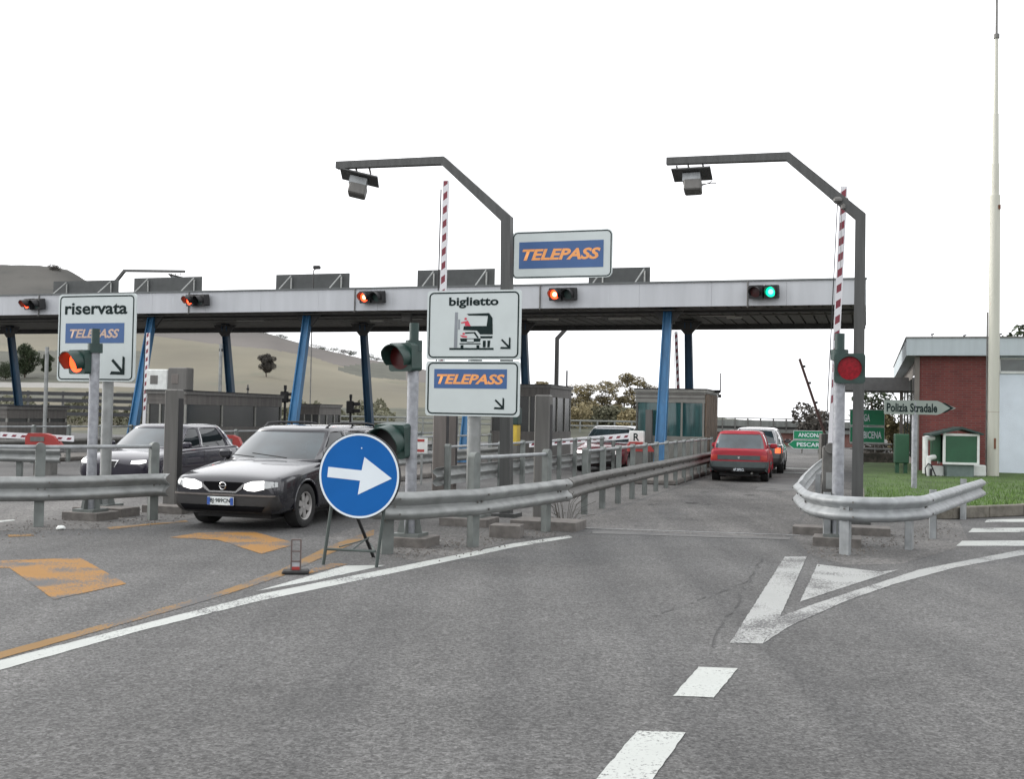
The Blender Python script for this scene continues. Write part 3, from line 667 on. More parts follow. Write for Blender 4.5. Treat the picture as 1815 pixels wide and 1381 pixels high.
# ================================================================== BUILDING
cor = P(1627, 700, 33.3); a0, b0 = AB(Vector((cor.x, cor.y, 0)))
bt = thing('brick_building', 'red brick building with wide white flat roof edge and small high window', 'building', L(a0, b0), -TH)
zt = Zat(598, 1625, 32.7); zf = Zat(629, 1627, 32.7)
ov = .35; D_ = 17.5; W_ = 14.0
mb = MB(); mb.box((W_ / 2, D_ / 2, (zt + zf) / 2), (W_ + ov * 2, D_ + ov * 2, zt - zf)); mb.build('roof', fas2, bt)
mb = MB(); mb.box((W_ / 2, D_ / 2, zt + .02), (W_ + ov * 2 + .06, D_ + ov * 2 + .06, .04)); mb.build('roof_edge', galv_d, bt)
wx = [(0, 2.05, brickr), (2.05, 3.35, render_w), (3.35, W_, brickr)]
mb = MB(); mb.box((1.02, .14, zf / 2), (2.05, .28, zf)); mb.build('wall', brickr, bt)
mb = MB(); mb.box((2.72, .25, zf / 2 + 0), (1.36, .28, zf)); o = mb.build('wall', render_w, bt); o['label'] = 'white rendered wall bay'
mb = MB(); mb.box((3.4 + 5.3, .14, zf / 2), (10.6, .28, zf)); mb.build('wall', brickr, bt)
mb = MB(); mb.box((.14, D_ / 2 + .15, zf / 2), (.28, D_ - .3, zf)); o = mb.build('wall', wall_g, bt); o['label'] = 'grey side wall'
mb = MB(); mb.box((-.03, .06, zf / 2), (.14, .26, zf)); mb.build('corner_trim', wall_g, bt)
f_ = MB(); wz0, wz1 = Zat(662, 1790, 32.5), Zat(634, 1790, 32.5)
wxa, wxb = 2.25, 3.0
for (x0, z0, x1, z1) in ((wxa, wz0, wxb, wz0 + .07), (wxa, wz1 - .05, wxb, wz1), (wxa, wz0, wxa + .05, wz1), (wxb - .05, wz0, wxb, wz1)): f_.box(((x0 + x1) / 2, .09, (z0 + z1) / 2), (x1 - x0, .06, z1 - z0))
fr = f_.build('window', white_f, bt)
q = MB(); q.box(((wxa + wxb) / 2, .095, (wz0 + wz1) / 2), (wxb - wxa - .08, .03, wz1 - wz0 - .08)); q.build('pane', win_d, fr)
q = MB(); q.box((.5, .0, .13), (1.5, .03, .26)); q.build('plinth', render_w, bt)
# side windows/doors
for k in range(4):
    q = MB(); q.box((-.02, 2.3 + k * 3.6, zf * .5), (.06, 2.0, zf * .72)); q.build('window', win_d, bt)
for k in range(5):
    q = MB(); q.tube([(.4 + k * .95, .3 + (k % 2) * .5, zt), (.4 + k * .95, .3 + (k % 2) * .5, zt + .16)], .015, 5); q.tube([(.36 + k * .95, .3 + (k % 2) * .5, zt + .15), (.46 + k * .95, .3 + (k % 2) * .5, zt + .17)], .022, 5); q.build('roof_hook', black, bt)
# entrance canopy
zc1, zc0 = Zat(668, 1560, 41), Zat(692, 1560, 41); lw = 2.6
ep = P(1612, 700, 41); ea, eb = AB(Vector((ep.x, ep.y, 0))); off_b = eb - b0
mb = MB(); mb.box((-lw / 2, off_b + 1.5, (zc0 + zc1) / 2), (lw, 3.0, zc1 - zc0)); mb.build('entrance_canopy', mat('canopy_grey', (.13,.13,.13), .7), bt)
for k in (-.25, -2.4): mb = MB(); mb.box((k, off_b + .3, zc0 / 2), (.12, .12, zc0)); mb.build('canopy_post', wall_g, bt)
t = thing('low_wall', 'low rubble wall with a pale rail at the back edge of the grass left of the brick building', 'wall')
mb = MB(); q_ = P(1572, 800, 43.5); mb.box((q_.x, q_.y, .25), (1.9, .4, .5), -TH, bev=.05); mb.build('rubble', mat('rubble', (.10, .09, .075), .9, 0, .45, 3, .6, 12, c2=(.05, .05, .04), c2at=.5), t)
mb = MB(); mb.tube([(q_.x - 1.4, q_.y + .2, .85), (q_.x + .1, q_.y - .3, .85)], .04, 6); mb.tube([(q_.x - 1.4, q_.y + .2, .65), (q_.x + .1, q_.y - .3, .65)], .04, 6); mb.build('rail', mat('rail_light', (.3, .31, .3), .6), t)
for i, (px_, Y_, hh_, ww_, lb_) in enumerate(((1553, 47.5, 1.1, 1.8, 'brownish low shrub under the green direction sign'), (1583, 46, 2.6, 1.1, 'tall narrow shrub between green sign and brick building'))):
    q_ = P(px_, 800, Y_); q_.z = .1; tree('shrub', lb_, 'bush', q_, hh_, ww_, 'shrub', leaf_o if i else leaf_g, 180 + i, None, .3, 900)
# lamp post
lp = P(1761, 700, 30.9); lp.z = .18
t = thing('lamp_post', 'very tall white stepped lamp post with rust stains in front of the brick building', 'lamp post', lp)
Yl = lp.y; zz = lambda py: Zat(py, 1761, Yl) - .2
z1, z2, z3 = zz(345), zz(200), zz(66)
mb = MB(); k = Yl / F
mb.tube([(0, 0, -.1), (0, 0, z1)], 10.2 * k, 20, r2=8.8 * k); mb.tube([(0, 0, z1 - .02), (0, 0, z1 + .9)], 6.6 * k, 20, r2=6.4 * k); mb.tube([(0, 0, z1 + .85), (0, 0, z2)], 5.6 * k, 16, r2=4.9 * k)
mb.tube([(0, 0, z2 - .02), (0, 0, z3)], 3.9 * k, 16, r2=2.9 * k); mb.build('pole', pole_w, t, smooth=50)
mb = MB(); mb.tube([(0, 0, z3), (0, 0, z3 + .12)], 5 * k, 12); mb.tube([(0, 0, z3), (0, 0, z3 + 2.4)], 2.2 * k, 10, r2=1.6 * k); mb.build('mast_top', galv_d, t, smooth=50)
mb = MB(); mb.box((-.02, -9.8 * k, zz(785)), (.05, .03, .3)); mb.box((.06, -8.8 * k, z1 - .35), (.06, .04, .12));  mb.lathe([(9.7 * k, 0), (9.95 * k, .01), (9.7 * k, .02)], (0, 0, zz(730)), 'Z', 20); mb.build('rust_stain', rust_s, t)
mb = MB(); mb.tube([(-.17, .05, 0), (-.17, .05, zz(552))], .022, 8); mb.build('conduit', galv_d, t)

# kiosk
kp_ = G(1703, 848, .2); t = thing('gas_cabinet', 'green meter cabinet with small pitched roof and white corner posts on the grass', 'cabinet', kp_, R(-6))
k = kp_.y / F; zz = lambda py: Zat(py, 1703, kp_.y) - .2
mb = MB(); mb.box((0, .25, zz(822) / 2), (46 * k, .4, zz(822))); mb.build('base', mat('kiosk_base', (.13, .17, .16), .8), t)
mb = MB(); mb.box((0, .25, (zz(822) + zz(771)) / 2), (54 * k, .5, zz(771) - zz(822) - .02)); mb.build('door', kgreen, t)
mb = MB()
for x in (-29, 29): mb.box((x * k, 0, (zz(822) + zz(768)) / 2), (.06, .06, zz(768) - zz(822) + .06)); mb.box((x * k, .5, (zz(822) + zz(768)) / 2), (.06, .06, zz(768) - zz(822) + .06))
mb.box((0, -.0, zz(822)), (58 * k, .08, .06)); mb.box((0, .0, zz(771) + .0), (54 * k, .05, .06)); mb.build('frame', white_f, t)
mb = MB(); mb.prism([(-52 * k, zz(774)), (0, zz(758) - .05), (36 * k, zz(771)), (37 * k, zz(768)), (0, zz(757)), (-53 * k, zz(771))], (0, -.12, 0), Vector((1, 0, 0)), Vector((0, 0, 1)), Vector((0, 1, 0)), .9); mb.build('roof', dgreen, t)
mb = MB(); mb.box((-38 * k, .35, zz(795)), (.2, .3, .75)); mb.build('side_panel', kgreen, t)
mb = MB(); mb.tube([(-58 * k, .2, .1), (-58 * k, .2, zz(775))], .075, 12); mb.tube([(-58 * k, .2, zz(778)), (-42 * k, .25, zz(778))], .07, 12); mb.tube([(-56 * k, .1, zz(815)), (-46 * k, .15, zz(812)), (-42 * k, .2, zz(812))], .07, 12); mb.tube([(-55 * k, .05, 0), (-55 * k, .05, zz(812))], .07, 12); mb.build('pipe', white_f, t, smooth=50)
mb = MB(); mb.tube([(-60 * k, -.05, .0), (-62 * k, -.05, .25), (-57 * k, -.05, .38), (-50 * k, -.05, .33)], .018, 6); mb.tube([(-52 * k, -.05, .35), (-44 * k, -.05, .05), (-35 * k, -.05, .02)], .02, 6); mb.box((-52 * k, -.04, .12), (.06, .06, .25)); mb.build('hose', black, t)
mb = MB(); mb.box((-36 * k, .4, .16), (.38, .3, .3), bev=.03); mb.box((37 * k, .4, .2), (.36, .3, .32), bev=.03); mb.build('white_block', white_f, t)
bp_ = G(1597, 842, .2); t = thing('meter_box', 'small green metal box on two legs left of the direction sign post', 'cabinet', bp_, R(-10)); k = bp_.y / F
mb = MB(); mb.box((0, 0, .75), (24 * k, .3, 36 * k + .25), bev=.02); mb.build('box', kgreen, t)
for x in (-7, 7): mb = MB(); mb.box((x * k, 0, .2), (.1, .12, .55)); mb.build('leg', kgreen, t)
# Polizia Stradale sign
pp = G(1620, 868, .18); t = thing('police_sign', 'grey arrow sign reading Polizia Stradale on a single post in the grass', 'road sign', pp, R(-8)); k = pp.y / F
zz = lambda py: Zat(py, 1620, pp.y) - .18
x0, x1 = -53 * k, 69 * k; z0, z1 = zz(735), zz(710); zm = (z0 + z1) / 2
mb = MB(); mb.face([(x0, z0), (x1 - 32 * k, z0), (x1, zm), (x1 - 32 * k, z1), (x0, z1)], -.06, .03); mb.build('panel', mat('dull_sign', (.22,.255,.23), .5, 0, .06, 3), t)
mb = MB(); 
for s_ in (1, -1): mb.face([(x1 - 24 * k, zm + s_ * (z1 - zm) * .72), (x1 - 19 * k, zm + s_ * (z1 - zm) * .72), (x1 - 4 * k, zm), (x1 - 10 * k, zm)], -.063, .002)
mb.build('arrow_mark', ink, t)
text('Polizia Stradale', ink, t, x0 + 4 * k, z0 + 4 * k, x1 - 32 * k, z1 - 5 * k, -.063, .03)
mb = MB(); mb.tube([(0, 0, -.1), (0, 0, z1 - .03)], 5 * k, 14); mb.build('post', pole_m, t, smooth=50)

# ================================================================== CANOPY
BF = 33.0; zfb, zft = 5.06, 5.78
ct = thing('toll_canopy', 'long flat toll plaza canopy with pale metal edge and dark underside', 'canopy', L(0, 0), -TH)
aR, aL = -.15, -46.0
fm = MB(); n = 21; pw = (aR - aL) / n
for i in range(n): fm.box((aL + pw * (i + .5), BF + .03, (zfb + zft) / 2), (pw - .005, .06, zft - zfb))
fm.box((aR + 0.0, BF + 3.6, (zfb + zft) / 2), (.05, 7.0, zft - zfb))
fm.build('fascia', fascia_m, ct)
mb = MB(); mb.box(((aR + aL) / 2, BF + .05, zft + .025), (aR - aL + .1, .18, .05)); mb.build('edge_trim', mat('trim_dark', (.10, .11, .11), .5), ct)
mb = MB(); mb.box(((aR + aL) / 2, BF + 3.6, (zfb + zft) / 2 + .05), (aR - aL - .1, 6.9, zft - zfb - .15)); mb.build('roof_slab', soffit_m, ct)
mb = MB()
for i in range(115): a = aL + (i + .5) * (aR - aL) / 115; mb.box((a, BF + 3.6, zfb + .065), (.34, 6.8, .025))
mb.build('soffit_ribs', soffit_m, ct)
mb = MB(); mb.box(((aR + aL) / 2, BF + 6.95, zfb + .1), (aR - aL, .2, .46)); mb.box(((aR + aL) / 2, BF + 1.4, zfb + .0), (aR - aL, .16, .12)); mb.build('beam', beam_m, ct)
tubem = mat('strip_light', (.55, .54, .5), .5)
for i, px in enumerate((665, 720, 960, 1050, 1105, 1270, 1300, 440)):
    ff = (px - CX) / F; b = BF + (2.6 if i % 2 else 3.4); a = (ff * b * cT - b * sT) / (cT + ff * sT)
    mb = MB(); mb.box((a, b, zfb - .03), (1.1 if i % 3 else .5, .12, .06)); mb.build('strip_light', tubem, ct)
ff = (718 - CX) / F; b = BF + 1.2; a = (ff * b * cT - b * sT) / (cT + ff * sT)
mb = MB(); mb.box((a, b, zfb - .12), (.35, .2, .3), bev=.02); mb.build('speaker_box', cab_m, ct)
def a_at(px, b): ff = (px - CX) / F; return (ff * b * cT - b * sT) / (cT + ff * sT)
# columns: blue front legs lean toward the traffic, dark rear legs lean away
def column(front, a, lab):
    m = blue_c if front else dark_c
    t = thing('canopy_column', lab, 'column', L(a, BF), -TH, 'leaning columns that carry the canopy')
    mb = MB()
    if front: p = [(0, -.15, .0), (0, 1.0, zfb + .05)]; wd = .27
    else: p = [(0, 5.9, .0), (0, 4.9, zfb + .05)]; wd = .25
    for sx in (-1, 1):
        for (q0, q1) in ((0, 1),):
            A = Vector(p[0]); B = Vector(p[1]); vs = []
            for P_, s in ((A, 1.25), (B, .95)):
                for dx, dy in ((sx * wd * .5 * s, -.11), (sx * wd * .5 * s, .11), (sx * wd * .36 * s, .11), (sx * wd * .36 * s, -.11)): vs.append(P_ + Vector((dx, dy, 0)))
            mb.add(vs, [(0, 1, 2, 3), (7, 6, 5, 4), (0, 4, 5, 1), (1, 5, 6, 2), (2, 6, 7, 3), (3, 7, 4, 0)])
    A = Vector(p[0]); B = Vector(p[1]); vs = []
    for P_, s in ((A, 1.2), (B, .92)):
        for dx, dy in ((-wd * .38 * s, -.03), (wd * .38 * s, -.03), (wd * .38 * s, .03), (-wd * .38 * s, .03)): vs.append(P_ + Vector((dx, dy, 0)))
    mb.add(vs, [(0, 1, 2, 3), (7, 6, 5, 4), (0, 4, 5, 1), (1, 5, 6, 2), (2, 6, 7, 3), (3, 7, 4, 0)])
    mb.build('shaft', m, t)
    q = MB(); yb = p[1][1]; q.box((0, yb, zfb - .02), (.5, .5, .06)); q.prism([(-.5, zfb), (-.12, zfb - .45), (.12, zfb - .45), (.5, zfb)], (0, yb - .05, 0), Vector((1, 0, 0)), Vector((0, 0, 1)), Vector((0, 1, 0)), .1); q.build('bracket', beam_m, t)
    q = MB(); q.box((0, p[0][1], .08), (.5, .45, .16)); q.build('footing', conc, t)
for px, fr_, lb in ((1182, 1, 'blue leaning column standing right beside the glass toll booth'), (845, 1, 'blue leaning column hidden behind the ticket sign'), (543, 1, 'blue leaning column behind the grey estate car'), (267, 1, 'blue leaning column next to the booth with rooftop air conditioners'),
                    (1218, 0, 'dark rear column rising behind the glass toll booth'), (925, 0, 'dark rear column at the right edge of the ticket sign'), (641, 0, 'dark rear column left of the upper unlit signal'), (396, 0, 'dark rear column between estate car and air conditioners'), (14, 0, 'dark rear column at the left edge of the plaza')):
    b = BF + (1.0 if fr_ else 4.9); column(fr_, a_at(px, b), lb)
q = MB()
for b_ in (BF + .5, BF + 2.4): q.tube([(aL, b_, zfb - .04), (aR - .3, b_, zfb - .04)], .025, 6)
q.build('conduit', galv_d, ct)
for k_ in range(7):
    q = MB(); a_ = aR - 3.3 - k_ * 6.4; q.tube([(a_, BF - .03, zft), (a_, BF - .03, zfb - .05)], .022, 6); q.build('cable', cab_m, ct)
t = thing('slat_fence', 'dark low fence beyond the left lanes behind the riservata sign', 'fence', (P(110, 740, 66).x, 66, 0))
q = MB()
for z_ in (1.2, 1.6, 2.0, 2.4): q.box((0, 0, z_ + .1), (13, .06, .22))
q.build('boards', mat('dark_boards', (.04, .042, .045), .7, 0, .3, 2), t)
for k_ in range(7): q = MB(); q.box((-6.3 + k_ * 2.1, .06, 1.3), (.12, .1, 2.7)); q.build('post', galv_d, t)
# boards on the roof, seen from behind
for x0, x1, yt, lb in ((233, 353, 492, 'dark board on the canopy roof behind the lane antenna arm'), (485, 615, 486, 'dark board on the canopy roof below the small floodlight'), (736, 873, 478, 'dark board on the canopy roof crossed by the raised barrier arm'), (1040, 1149, 475, 'dark board on the canopy roof partly behind the upper blue sign'), (90, 205, 498, 'dark open board on the canopy roof above the riservata sign')):
    b = BF + 1.6; A = a_at(x0, b); B = a_at(x1, b); pt = L((A + B) / 2, b); zt_ = Zat(yt, (x0 + x1) / 2, pt.y)
    t = thing('roof_board', lb, 'board', pt, -TH, 'boards standing on the canopy roof')
    w_ = B - A
    mb = MB(); mb.box((0, 0, (zft + zt_) / 2 + .03), (w_, .04, zt_ - zft - .04)); mb.build('panel', mat('board_back', (.05, .055, .055), .6, 0, .2, 3), t)
    for k in (-.32, .36):
        q = MB(); q.tube([(k * w_ + .1, -.06, zt_ - .05), (k * w_ - .15, -.7, zft)], .025, 6); q.tube([(k * w_ + .12, -.05, zt_ - .1), (k * w_ + .12, -.05, zft)], .03, 6); q.build('strut', galv, t)
b = BF + 1.2; pt = L(a_at(551, b), b); zz = Zat(474, 555, pt.y)
t = thing('floodlight', 'small floodlight on a short stem on top of the canopy', 'lamp', pt, -TH)
mb = MB(); mb.tube([(0, 0, zft), (0, 0, zz - .1), (.1, 0, zz - .03)], .02, 6); mb.build('stem', black, t)
mb = MB(); mb.box((.12, 0, zz), (.24, .16, .12), bev=.02); mb.build('head', black, t)

# ================================================================== SIGNAL LAMPS
def lens_unit(mb_box, mb_vis, mb_lens, c, fdir, r=.15, box=(.38, .22), vis=.22, core=None, droop=0.0):
    """square housing, round lens and cowl visor at c, facing fdir (horizontal)"""
    f = Vector(fdir).normalized(); s = Vector((-f.y, f.x, 0)).normalized(); up = s.cross(f) * -1
    up = f.cross(s); up = up if up.z > 0 else -up
    h = box[0] / 2; c = Vector(c)
    sq = rrect(-h, -h, h, h, .04, 3)
    mb_box.prism(sq, c - f * box[1], s, up, f, box[1])
    n = 24
    vs = [c + f * .012]; ring = [c + f * .004 + (s * math.cos(a) + up * math.sin(a)) * r for a in [2 * math.pi * i / n for i in range(n)]]
    vs += ring; mb_lens.add(vs, [(0, 1 + i, 1 + (i + 1) % n) for i in range(n)])
    if core is not None:
        rg_ = [c + f * .014 + (s * math.cos(a) + up * math.sin(a)) * r * .5 for a in [2 * math.pi * i / n for i in range(n)]]
        core.add([c + f * .02] + rg_, [(0, 1 + i, 1 + (i + 1) % n) for i in range(n)])
    # visor: cut-away tube
    R1, R0 = r * 1.10, r * 1.03; vo = []; vi = []
    for i in range(n + 1):
        a = R(-35 + 250 * i / n); k = min(1, .35 + .9 * max(0, math.sin(R(-35 + 250 * i / n)) * .5 + .5))
        dd = (s * math.cos(a) + up * math.sin(a)); ln = vis * k; dr = Vector((0, 0, -droop * ln))
        vo.append((c + dd * R1, c + dd * R1 + f * ln + dr)); vi.append((c + dd * R0, c + dd * R0 + f * ln + dr))
    vs = [];
    for i in range(n + 1): vs += [vo[i][0], vo[i][1], vi[i][1], vi[i][0]]
    fs = []
    for i in range(n):
        a = i * 4; b = a + 4
        fs += [(a, b, b + 1, a + 1), (a + 1, b + 1, b + 2, a + 2), (a + 2, b + 2, b + 3, a + 3)]
    fs += [(0, 1, 2, 3), (n * 4 + 3, n * 4 + 2, n * 4 + 1, n * 4)]
    mb_vis.add(vs, fs)
# lights on the canopy edge
for px, red, lb in ((62, 1, 'leftmost red-lit signal on the canopy edge'), (350, 1, 'red-lit lane signal on the canopy edge above the parked-side booth'), (660, 1, 'red-lit lane signal on the canopy edge just left of the raised barrier'), (997, 1, 'red-lit lane signal on the canopy edge below the upper blue sign'), (1352, 0, 'green-lit lane signal on the canopy edge above the open lane')):
    lb = lb.replace('the parked-side booth', 'the booth with air conditioners')
    a = a_at(px, BF); pt = L(a, BF); t = thing('lane_signal', lb, 'traffic light', pt, -TH, 'lane signals on the canopy edge')
    zc = {62: 5.42, 350: 5.46, 660: 5.47, 997: 5.46, 1352: 5.43}[px]
    hb, vb, l1, l2, c1 = MB(), MB(), MB(), MB(), MB()
    xr, xg = (-.22, .22); fd = (-.12, -1, -.12) if px > 500 else (-.35, -1, -.12)
    lens_unit(hb, vb, l1, (xr, -.30, zc), fd, .15, (.40, .24), .24, c1 if red else None)
    lens_unit(hb, vb, l2, (xg, -.30, zc), fd, .15, (.40, .24), .24, None if red else c1)
    hb.box((0, -.03, zc), (.3, .09, .3))
    hb.build('housing', black, t); vb.build('visor', black, t, smooth=50)
    l1.build('red_lens', lit_red if red else dark_red, t, smooth=60); l2.build('green_lens', dgreen if red else lit_green, t, smooth=60)
    c1.build('lit_core', lit_core if red else lit_gcore, t)

def base_block(mb, w_, d_, h_, rz=0): mb.box((0, 0, h_ / 2 - .03), (w_, d_, h_ + .06), rz, bev=.007)
def plinth(label, p, w_, d_, h_, rz=-TH, grp='concrete footings at the lane noses'):
    t = MB(); base_block(t, w_, d_, h_); o = t.build('concrete_footing', conc); o.location = (p.x, p.y, 0); o.rotation_euler = (0, 0, rz)
    return tag(o, label, 'footing', grp)
def signal_post(label, p, top, heads, cap=True, rp=.072, pm=pole_m, h0=.12):
    t = thing('traffic_light', label, 'traffic light', (p.x, p.y, 0), 0, 'signal posts at the lane noses')
    mb = MB(); mb.tube([(0, 0, h0), (0, 0, top)], rp, 18); mb.build('pole', pm, t, smooth=50)
    q = MB(); q.box((0, 0, h0 + .02), (.36, .36, .04), -TH)
    for k in range(4):
        an = -TH + k * math.pi / 2; dx, dy = math.cos(an), math.sin(an); ex = Vector((dx, dy, 0)); nz = Vector((0, 0, 1)); ey = Vector((-dy, dx, 0))
        q.prism([(rp * .6, h0 + .04), (.17, h0 + .04), (rp + .015, h0 + .42), (rp * .6, h0 + .42)], -ey * .008, ex, nz, ey, .016)
    q.build('base', post_m, t)
    q = MB(); base_block(q, .62, .5, h0, -TH); q.build('footing', conc, t)
    if cap:
        q = MB(); q.tube([(0, 0, top), (0, 0, top + .28)], rp * .85, 14); q.tube([(0, 0, top - .08), (0, 0, top + .06)], rp * 1.5, 14); q.build('cap', dgreen, t, smooth=50)
    for (z, fd, lens, r, bx, vis, off, droop, core) in heads:
        f = Vector(fd).normalized(); c = Vector(off) + Vector((0, 0, z))
        hb, vb, lb_, cb = MB(), MB(), MB(), MB()
        lens_unit(hb, vb, lb_, c, f, r, bx, vis, cb if core else None, droop)
        for dz in (.12, -.12): hb.tube([(0, 0, z + dz), c - f * bx[1] * .6 + Vector((0, 0, dz))], .025, 6)
        h_ = hb.build('housing', green_m, t); vb.build('visor', green_m, h_, smooth=50); lb_.build('lens', lens, h_, smooth=60)
        if core: cb.build('lit_core', lit_red, h_)
    return t
def zof(py, px, p): return Zat(py, px, p.y)
p = G(160, 921); p.z = 0
signal_post('green signal post with a lit red lamp in front of the riservata sign', p, zof(616, 162, p), [(zof(642, 128, p), (-.50, -.86, -.06), lit_red, .155, (.36, .20), .20, (-.24, -.08, 0), .05, True)])
p = G(726, 967); p = Vector((p.x, p.y, 0))
signal_post('signal post with two unlit dark red lamps beside the round arrow sign', p, zof(612, 737, p), [(zof(634, 728, p), (-.52, -.85, -.05), dark_red, .155, (.36, .22), .20, (-.16, -.10, 0), .05, False), (zof(783, 703, p), (-.40, -.90, -.10), black, .195, (.43, .26), .24, (-.27, -.12, 0), .05, False)])
p = G(1484, 967); p = Vector((p.x, p.y, 0))
signal_post('signal post with one large unlit red lamp facing the road on the right', p, zof(628, 1490, p), [(zof(654, 1503, p), (-.28, -.96, 0), off_red, .155, (.40, .20), .05, (.09, -.16, 0), 0, False)], rp=.078)

# ================================================================== GANTRIES
def gantry(label, p, z_el, z_top, l1, l2, rise, rp=.088, dirv=-1, sensor=0, tilt=0.0, m=gantry_m):
    t = thing('antenna_gantry', label, 'gantry', (p.x, p.y, 0), -TH, 'antenna gantries over the lanes')
    mb = MB(); mb.tube([(0, 0, 0), (0, 0, z_el), (dirv * l1, 0, z_top), (dirv * (l1 + l2), 0, z_top + rise)], [rp * 1.1, rp * 1.1, rp * .86, rp * .74], 4, ph=math.pi / 4)
    # square section: a four-sided tube
    mb.build('pole', m, t)
    q = MB(); q.box((0, 0, .03), (.42, .42, .06)); q.build('foot_plate', m, t)
    if sensor:
        x = dirv * (l1 + l2) - dirv * .42; z = z_top + rise - rp
        q = MB()
        for dx in (-.25, -.05, .2): q.tube([(x + dx, 0, z + .03), (x + dx + .03, 0, z - .08)], .018, 6)
        q.build('hanger', galv_d, t)
        # inclined plate
        q = MB(); M = Matrix.Translation((x + .02, 0, z - .13)) @ Matrix.Rotation(R(9 if sensor == 1 else -2), 4, 'Y') @ Matrix.Rotation(R(-13), 4, 'X') @ Matrix.Rotation(R(20 if sensor == 1 else 3), 4, 'Z')
        q.box((0, 0, 0), (.66, .5, .025)); q.build('plate', m, t, M=M)
        q = MB(); q.box((0, -.02, -.1), (.30, .22, .14)); q.build('antenna_neck', galv_b, t, M=M)
        q = MB(); q.box((.02, 0, -.24), (.30, .28, .2), taper=(1.0, 1.0), bev=.02); q.build('antenna', cab_m, t, M=M)
        if sensor == 2:
            q = MB(); q.tube([(.16, 0, -.2), (.3, -.02, -.2), (.42, -.05, -.22)], .008, 5); q.tube([(.16, 0, -.22), (.3, -.02, -.19), (.34, -.05, -.17)], .008, 5); q.build('cable', black, t, M=M)
    return t
p = G(1519, 930); p = Vector((p.x, p.y, 0))
def up(px, py, Y): return Zat(py, px, Y)
g1 = gantry('grey bent antenna gantry beside the big unlit red lamp, right lane', p, up(1519, 384, p.y), up(1400, 276, p.y + .3), 1.17, 2.04, .03, sensor=2, rp=.115)
q = MB(); q.box((-.36, -.1, up(1466, 354, p.y)), (.14, .14, .1), bev=.03); q.tube([(-.3, -.05, up(1466, 354, p.y)), (-.2, 0, up(1466, 350, p.y))], .02, 6); q.box((-.27, -.1, up(1476, 366, p.y)), (.07, .08, .1), bev=.02); q.tube([(-.3, -.08, up(1476, 372, p.y)), (-.3, -.08, up(1476, 372, p.y) - .95)], .004, 5); q.build('camera_unit', galv_d, g1)
p = G(897, 916); p = Vector((p.x, p.y, 0))
g2 = gantry('grey bent antenna gantry rising behind the ticket sign, middle lane', p, up(897, 388, p.y), up(795, 281, p.y + .3), 1.14, 2.0, .06, sensor=1, rp=.115)
g2.rotation_euler = (0, R(-.95), -TH)
# far gantries behind the canopy
b = 40.5; A = a_at(207, b); pt = L(a_at(165, b), b)
za, zb_ = Zat(482, 215, pt.y), Zat(477, 320, pt.y)
gantry('far dark antenna arm above the canopy roof over the riservata lane', pt, Zat(545, 165, pt.y), za, a_at(215, b) - a_at(165, b), a_at(322, b) - a_at(215, b), -.10, rp=.1, dirv=1, sensor=1)
b = 44; pt = L(a_at(986, b), b); gantry('far black gantry post behind the canopy near the pine grove', pt, Zat(600, 986, pt.y), Zat(555, 1030, pt.y), 1.0, 1.6, 0, rp=.1, dirv=1, m=beam_m)

# ================================================================== PORTRAIT SIGNS
def arrow_dr(mb, x, z, s, y):
    """arrow pointing down right, tip at x,z"""
    t_ = .17 * s
    mb.face([(x - .92 * s, z + .80 * s), (x - .80 * s, z + .92 * s), (x - .06 * s, z + .22 * s), (x - .2 * s, z + .1 * s)], y, .002)
    mb.face([(x - 1.0 * s, z + .02 * s), (x, z - .0), (x, z + .17 * s), (x - .9 * s, z + .2 * s)], y - .0021, .002)
    mb.face([(x - .17 * s, z + .172 * s), (x, z + .172 * s), (x, z + 1.0 * s), (x - .15 * s, z + 1.08 * s)], y - .0021, .002)
# biglietto / telepass double sign
p = G(832, 931); p = Vector((p.x, p.y, 0)); k = p.y / F
t = thing('ticket_sign', 'double white sign reading biglietto over a blue TELEPASS panel', 'road sign', p, -TH - R(0))
mb = MB(); mb.tube([(0, .12, .12), (0, .12, up(838, 530, p.y))], .105, 16); mb.build('post', galv, t, smooth=50)
q = MB(); q.box((0, .12, .14), (.45, .45, .04))
for kx in range(4):
    an = kx * math.pi / 2; ex = Vector((math.cos(an), math.sin(an), 0)); ey = Vector((-ex.y, ex.x, 0)); q.prism([(.07, .16), (.22, .16), (.12, .5), (.07, .5)], Vector((0, .12, 0)) - ey * .01, ex, Vector((0, 0, 1)), ey, .02)
q.build('base', post_m, t)
q = MB(); base_block(q, .75, .6, .12); q.build('footing', conc, t)
sk = k / cT * 1.0
def SX(px): return (px - 838) * sk * 1.02
def SZ(py): return up(838, py, p.y - .12)
XL, XR = SX(756), SX(921)
p1 = MB(); p1.face(rrect(XL, SZ(637), XR, SZ(513), .05), -.02, .03); o1 = p1.build('upper_panel', plate_m, t)
p2 = MB(); p2.face(rrect(XL, SZ(738), XR, SZ(639.5), .05), -.02, .03); o2 = p2.build('lower_panel', plate_m, t)
fr1 = MB(); frame(fr1, XL + .03, SZ(634), XR - .03, SZ(516), .08, .022, -.023); fr1.build('border', ink, o1)
fr2 = MB(); frame(fr2, XL + .03, SZ(735), XR - .03, SZ(642), .08, .022, -.023); fr2.build('border', ink, o2)
text('biglietto', ink, o1, SX(795), SZ(545), SX(882), SZ(525), -.024, .03)
bb = MB(); bb.face(rect(SX(771), SZ(688.5), SX(899), SZ(654)), -.0235, .0015); bb.build('blue_band', blue_sg, o2)
text('TELEPASS', orange_sg, o2, SX(776), SZ(681), SX(895), SZ(663), -.0255, .034, .28)
am = MB(); arrow_dr(am, SX(904), SZ(618), .165, -.024); am.build('arrow_mark', ink, o1)
am = MB(); arrow_dr(am, SX(895), SZ(725), .165, -.024); am.build('arrow_mark', ink, o2)
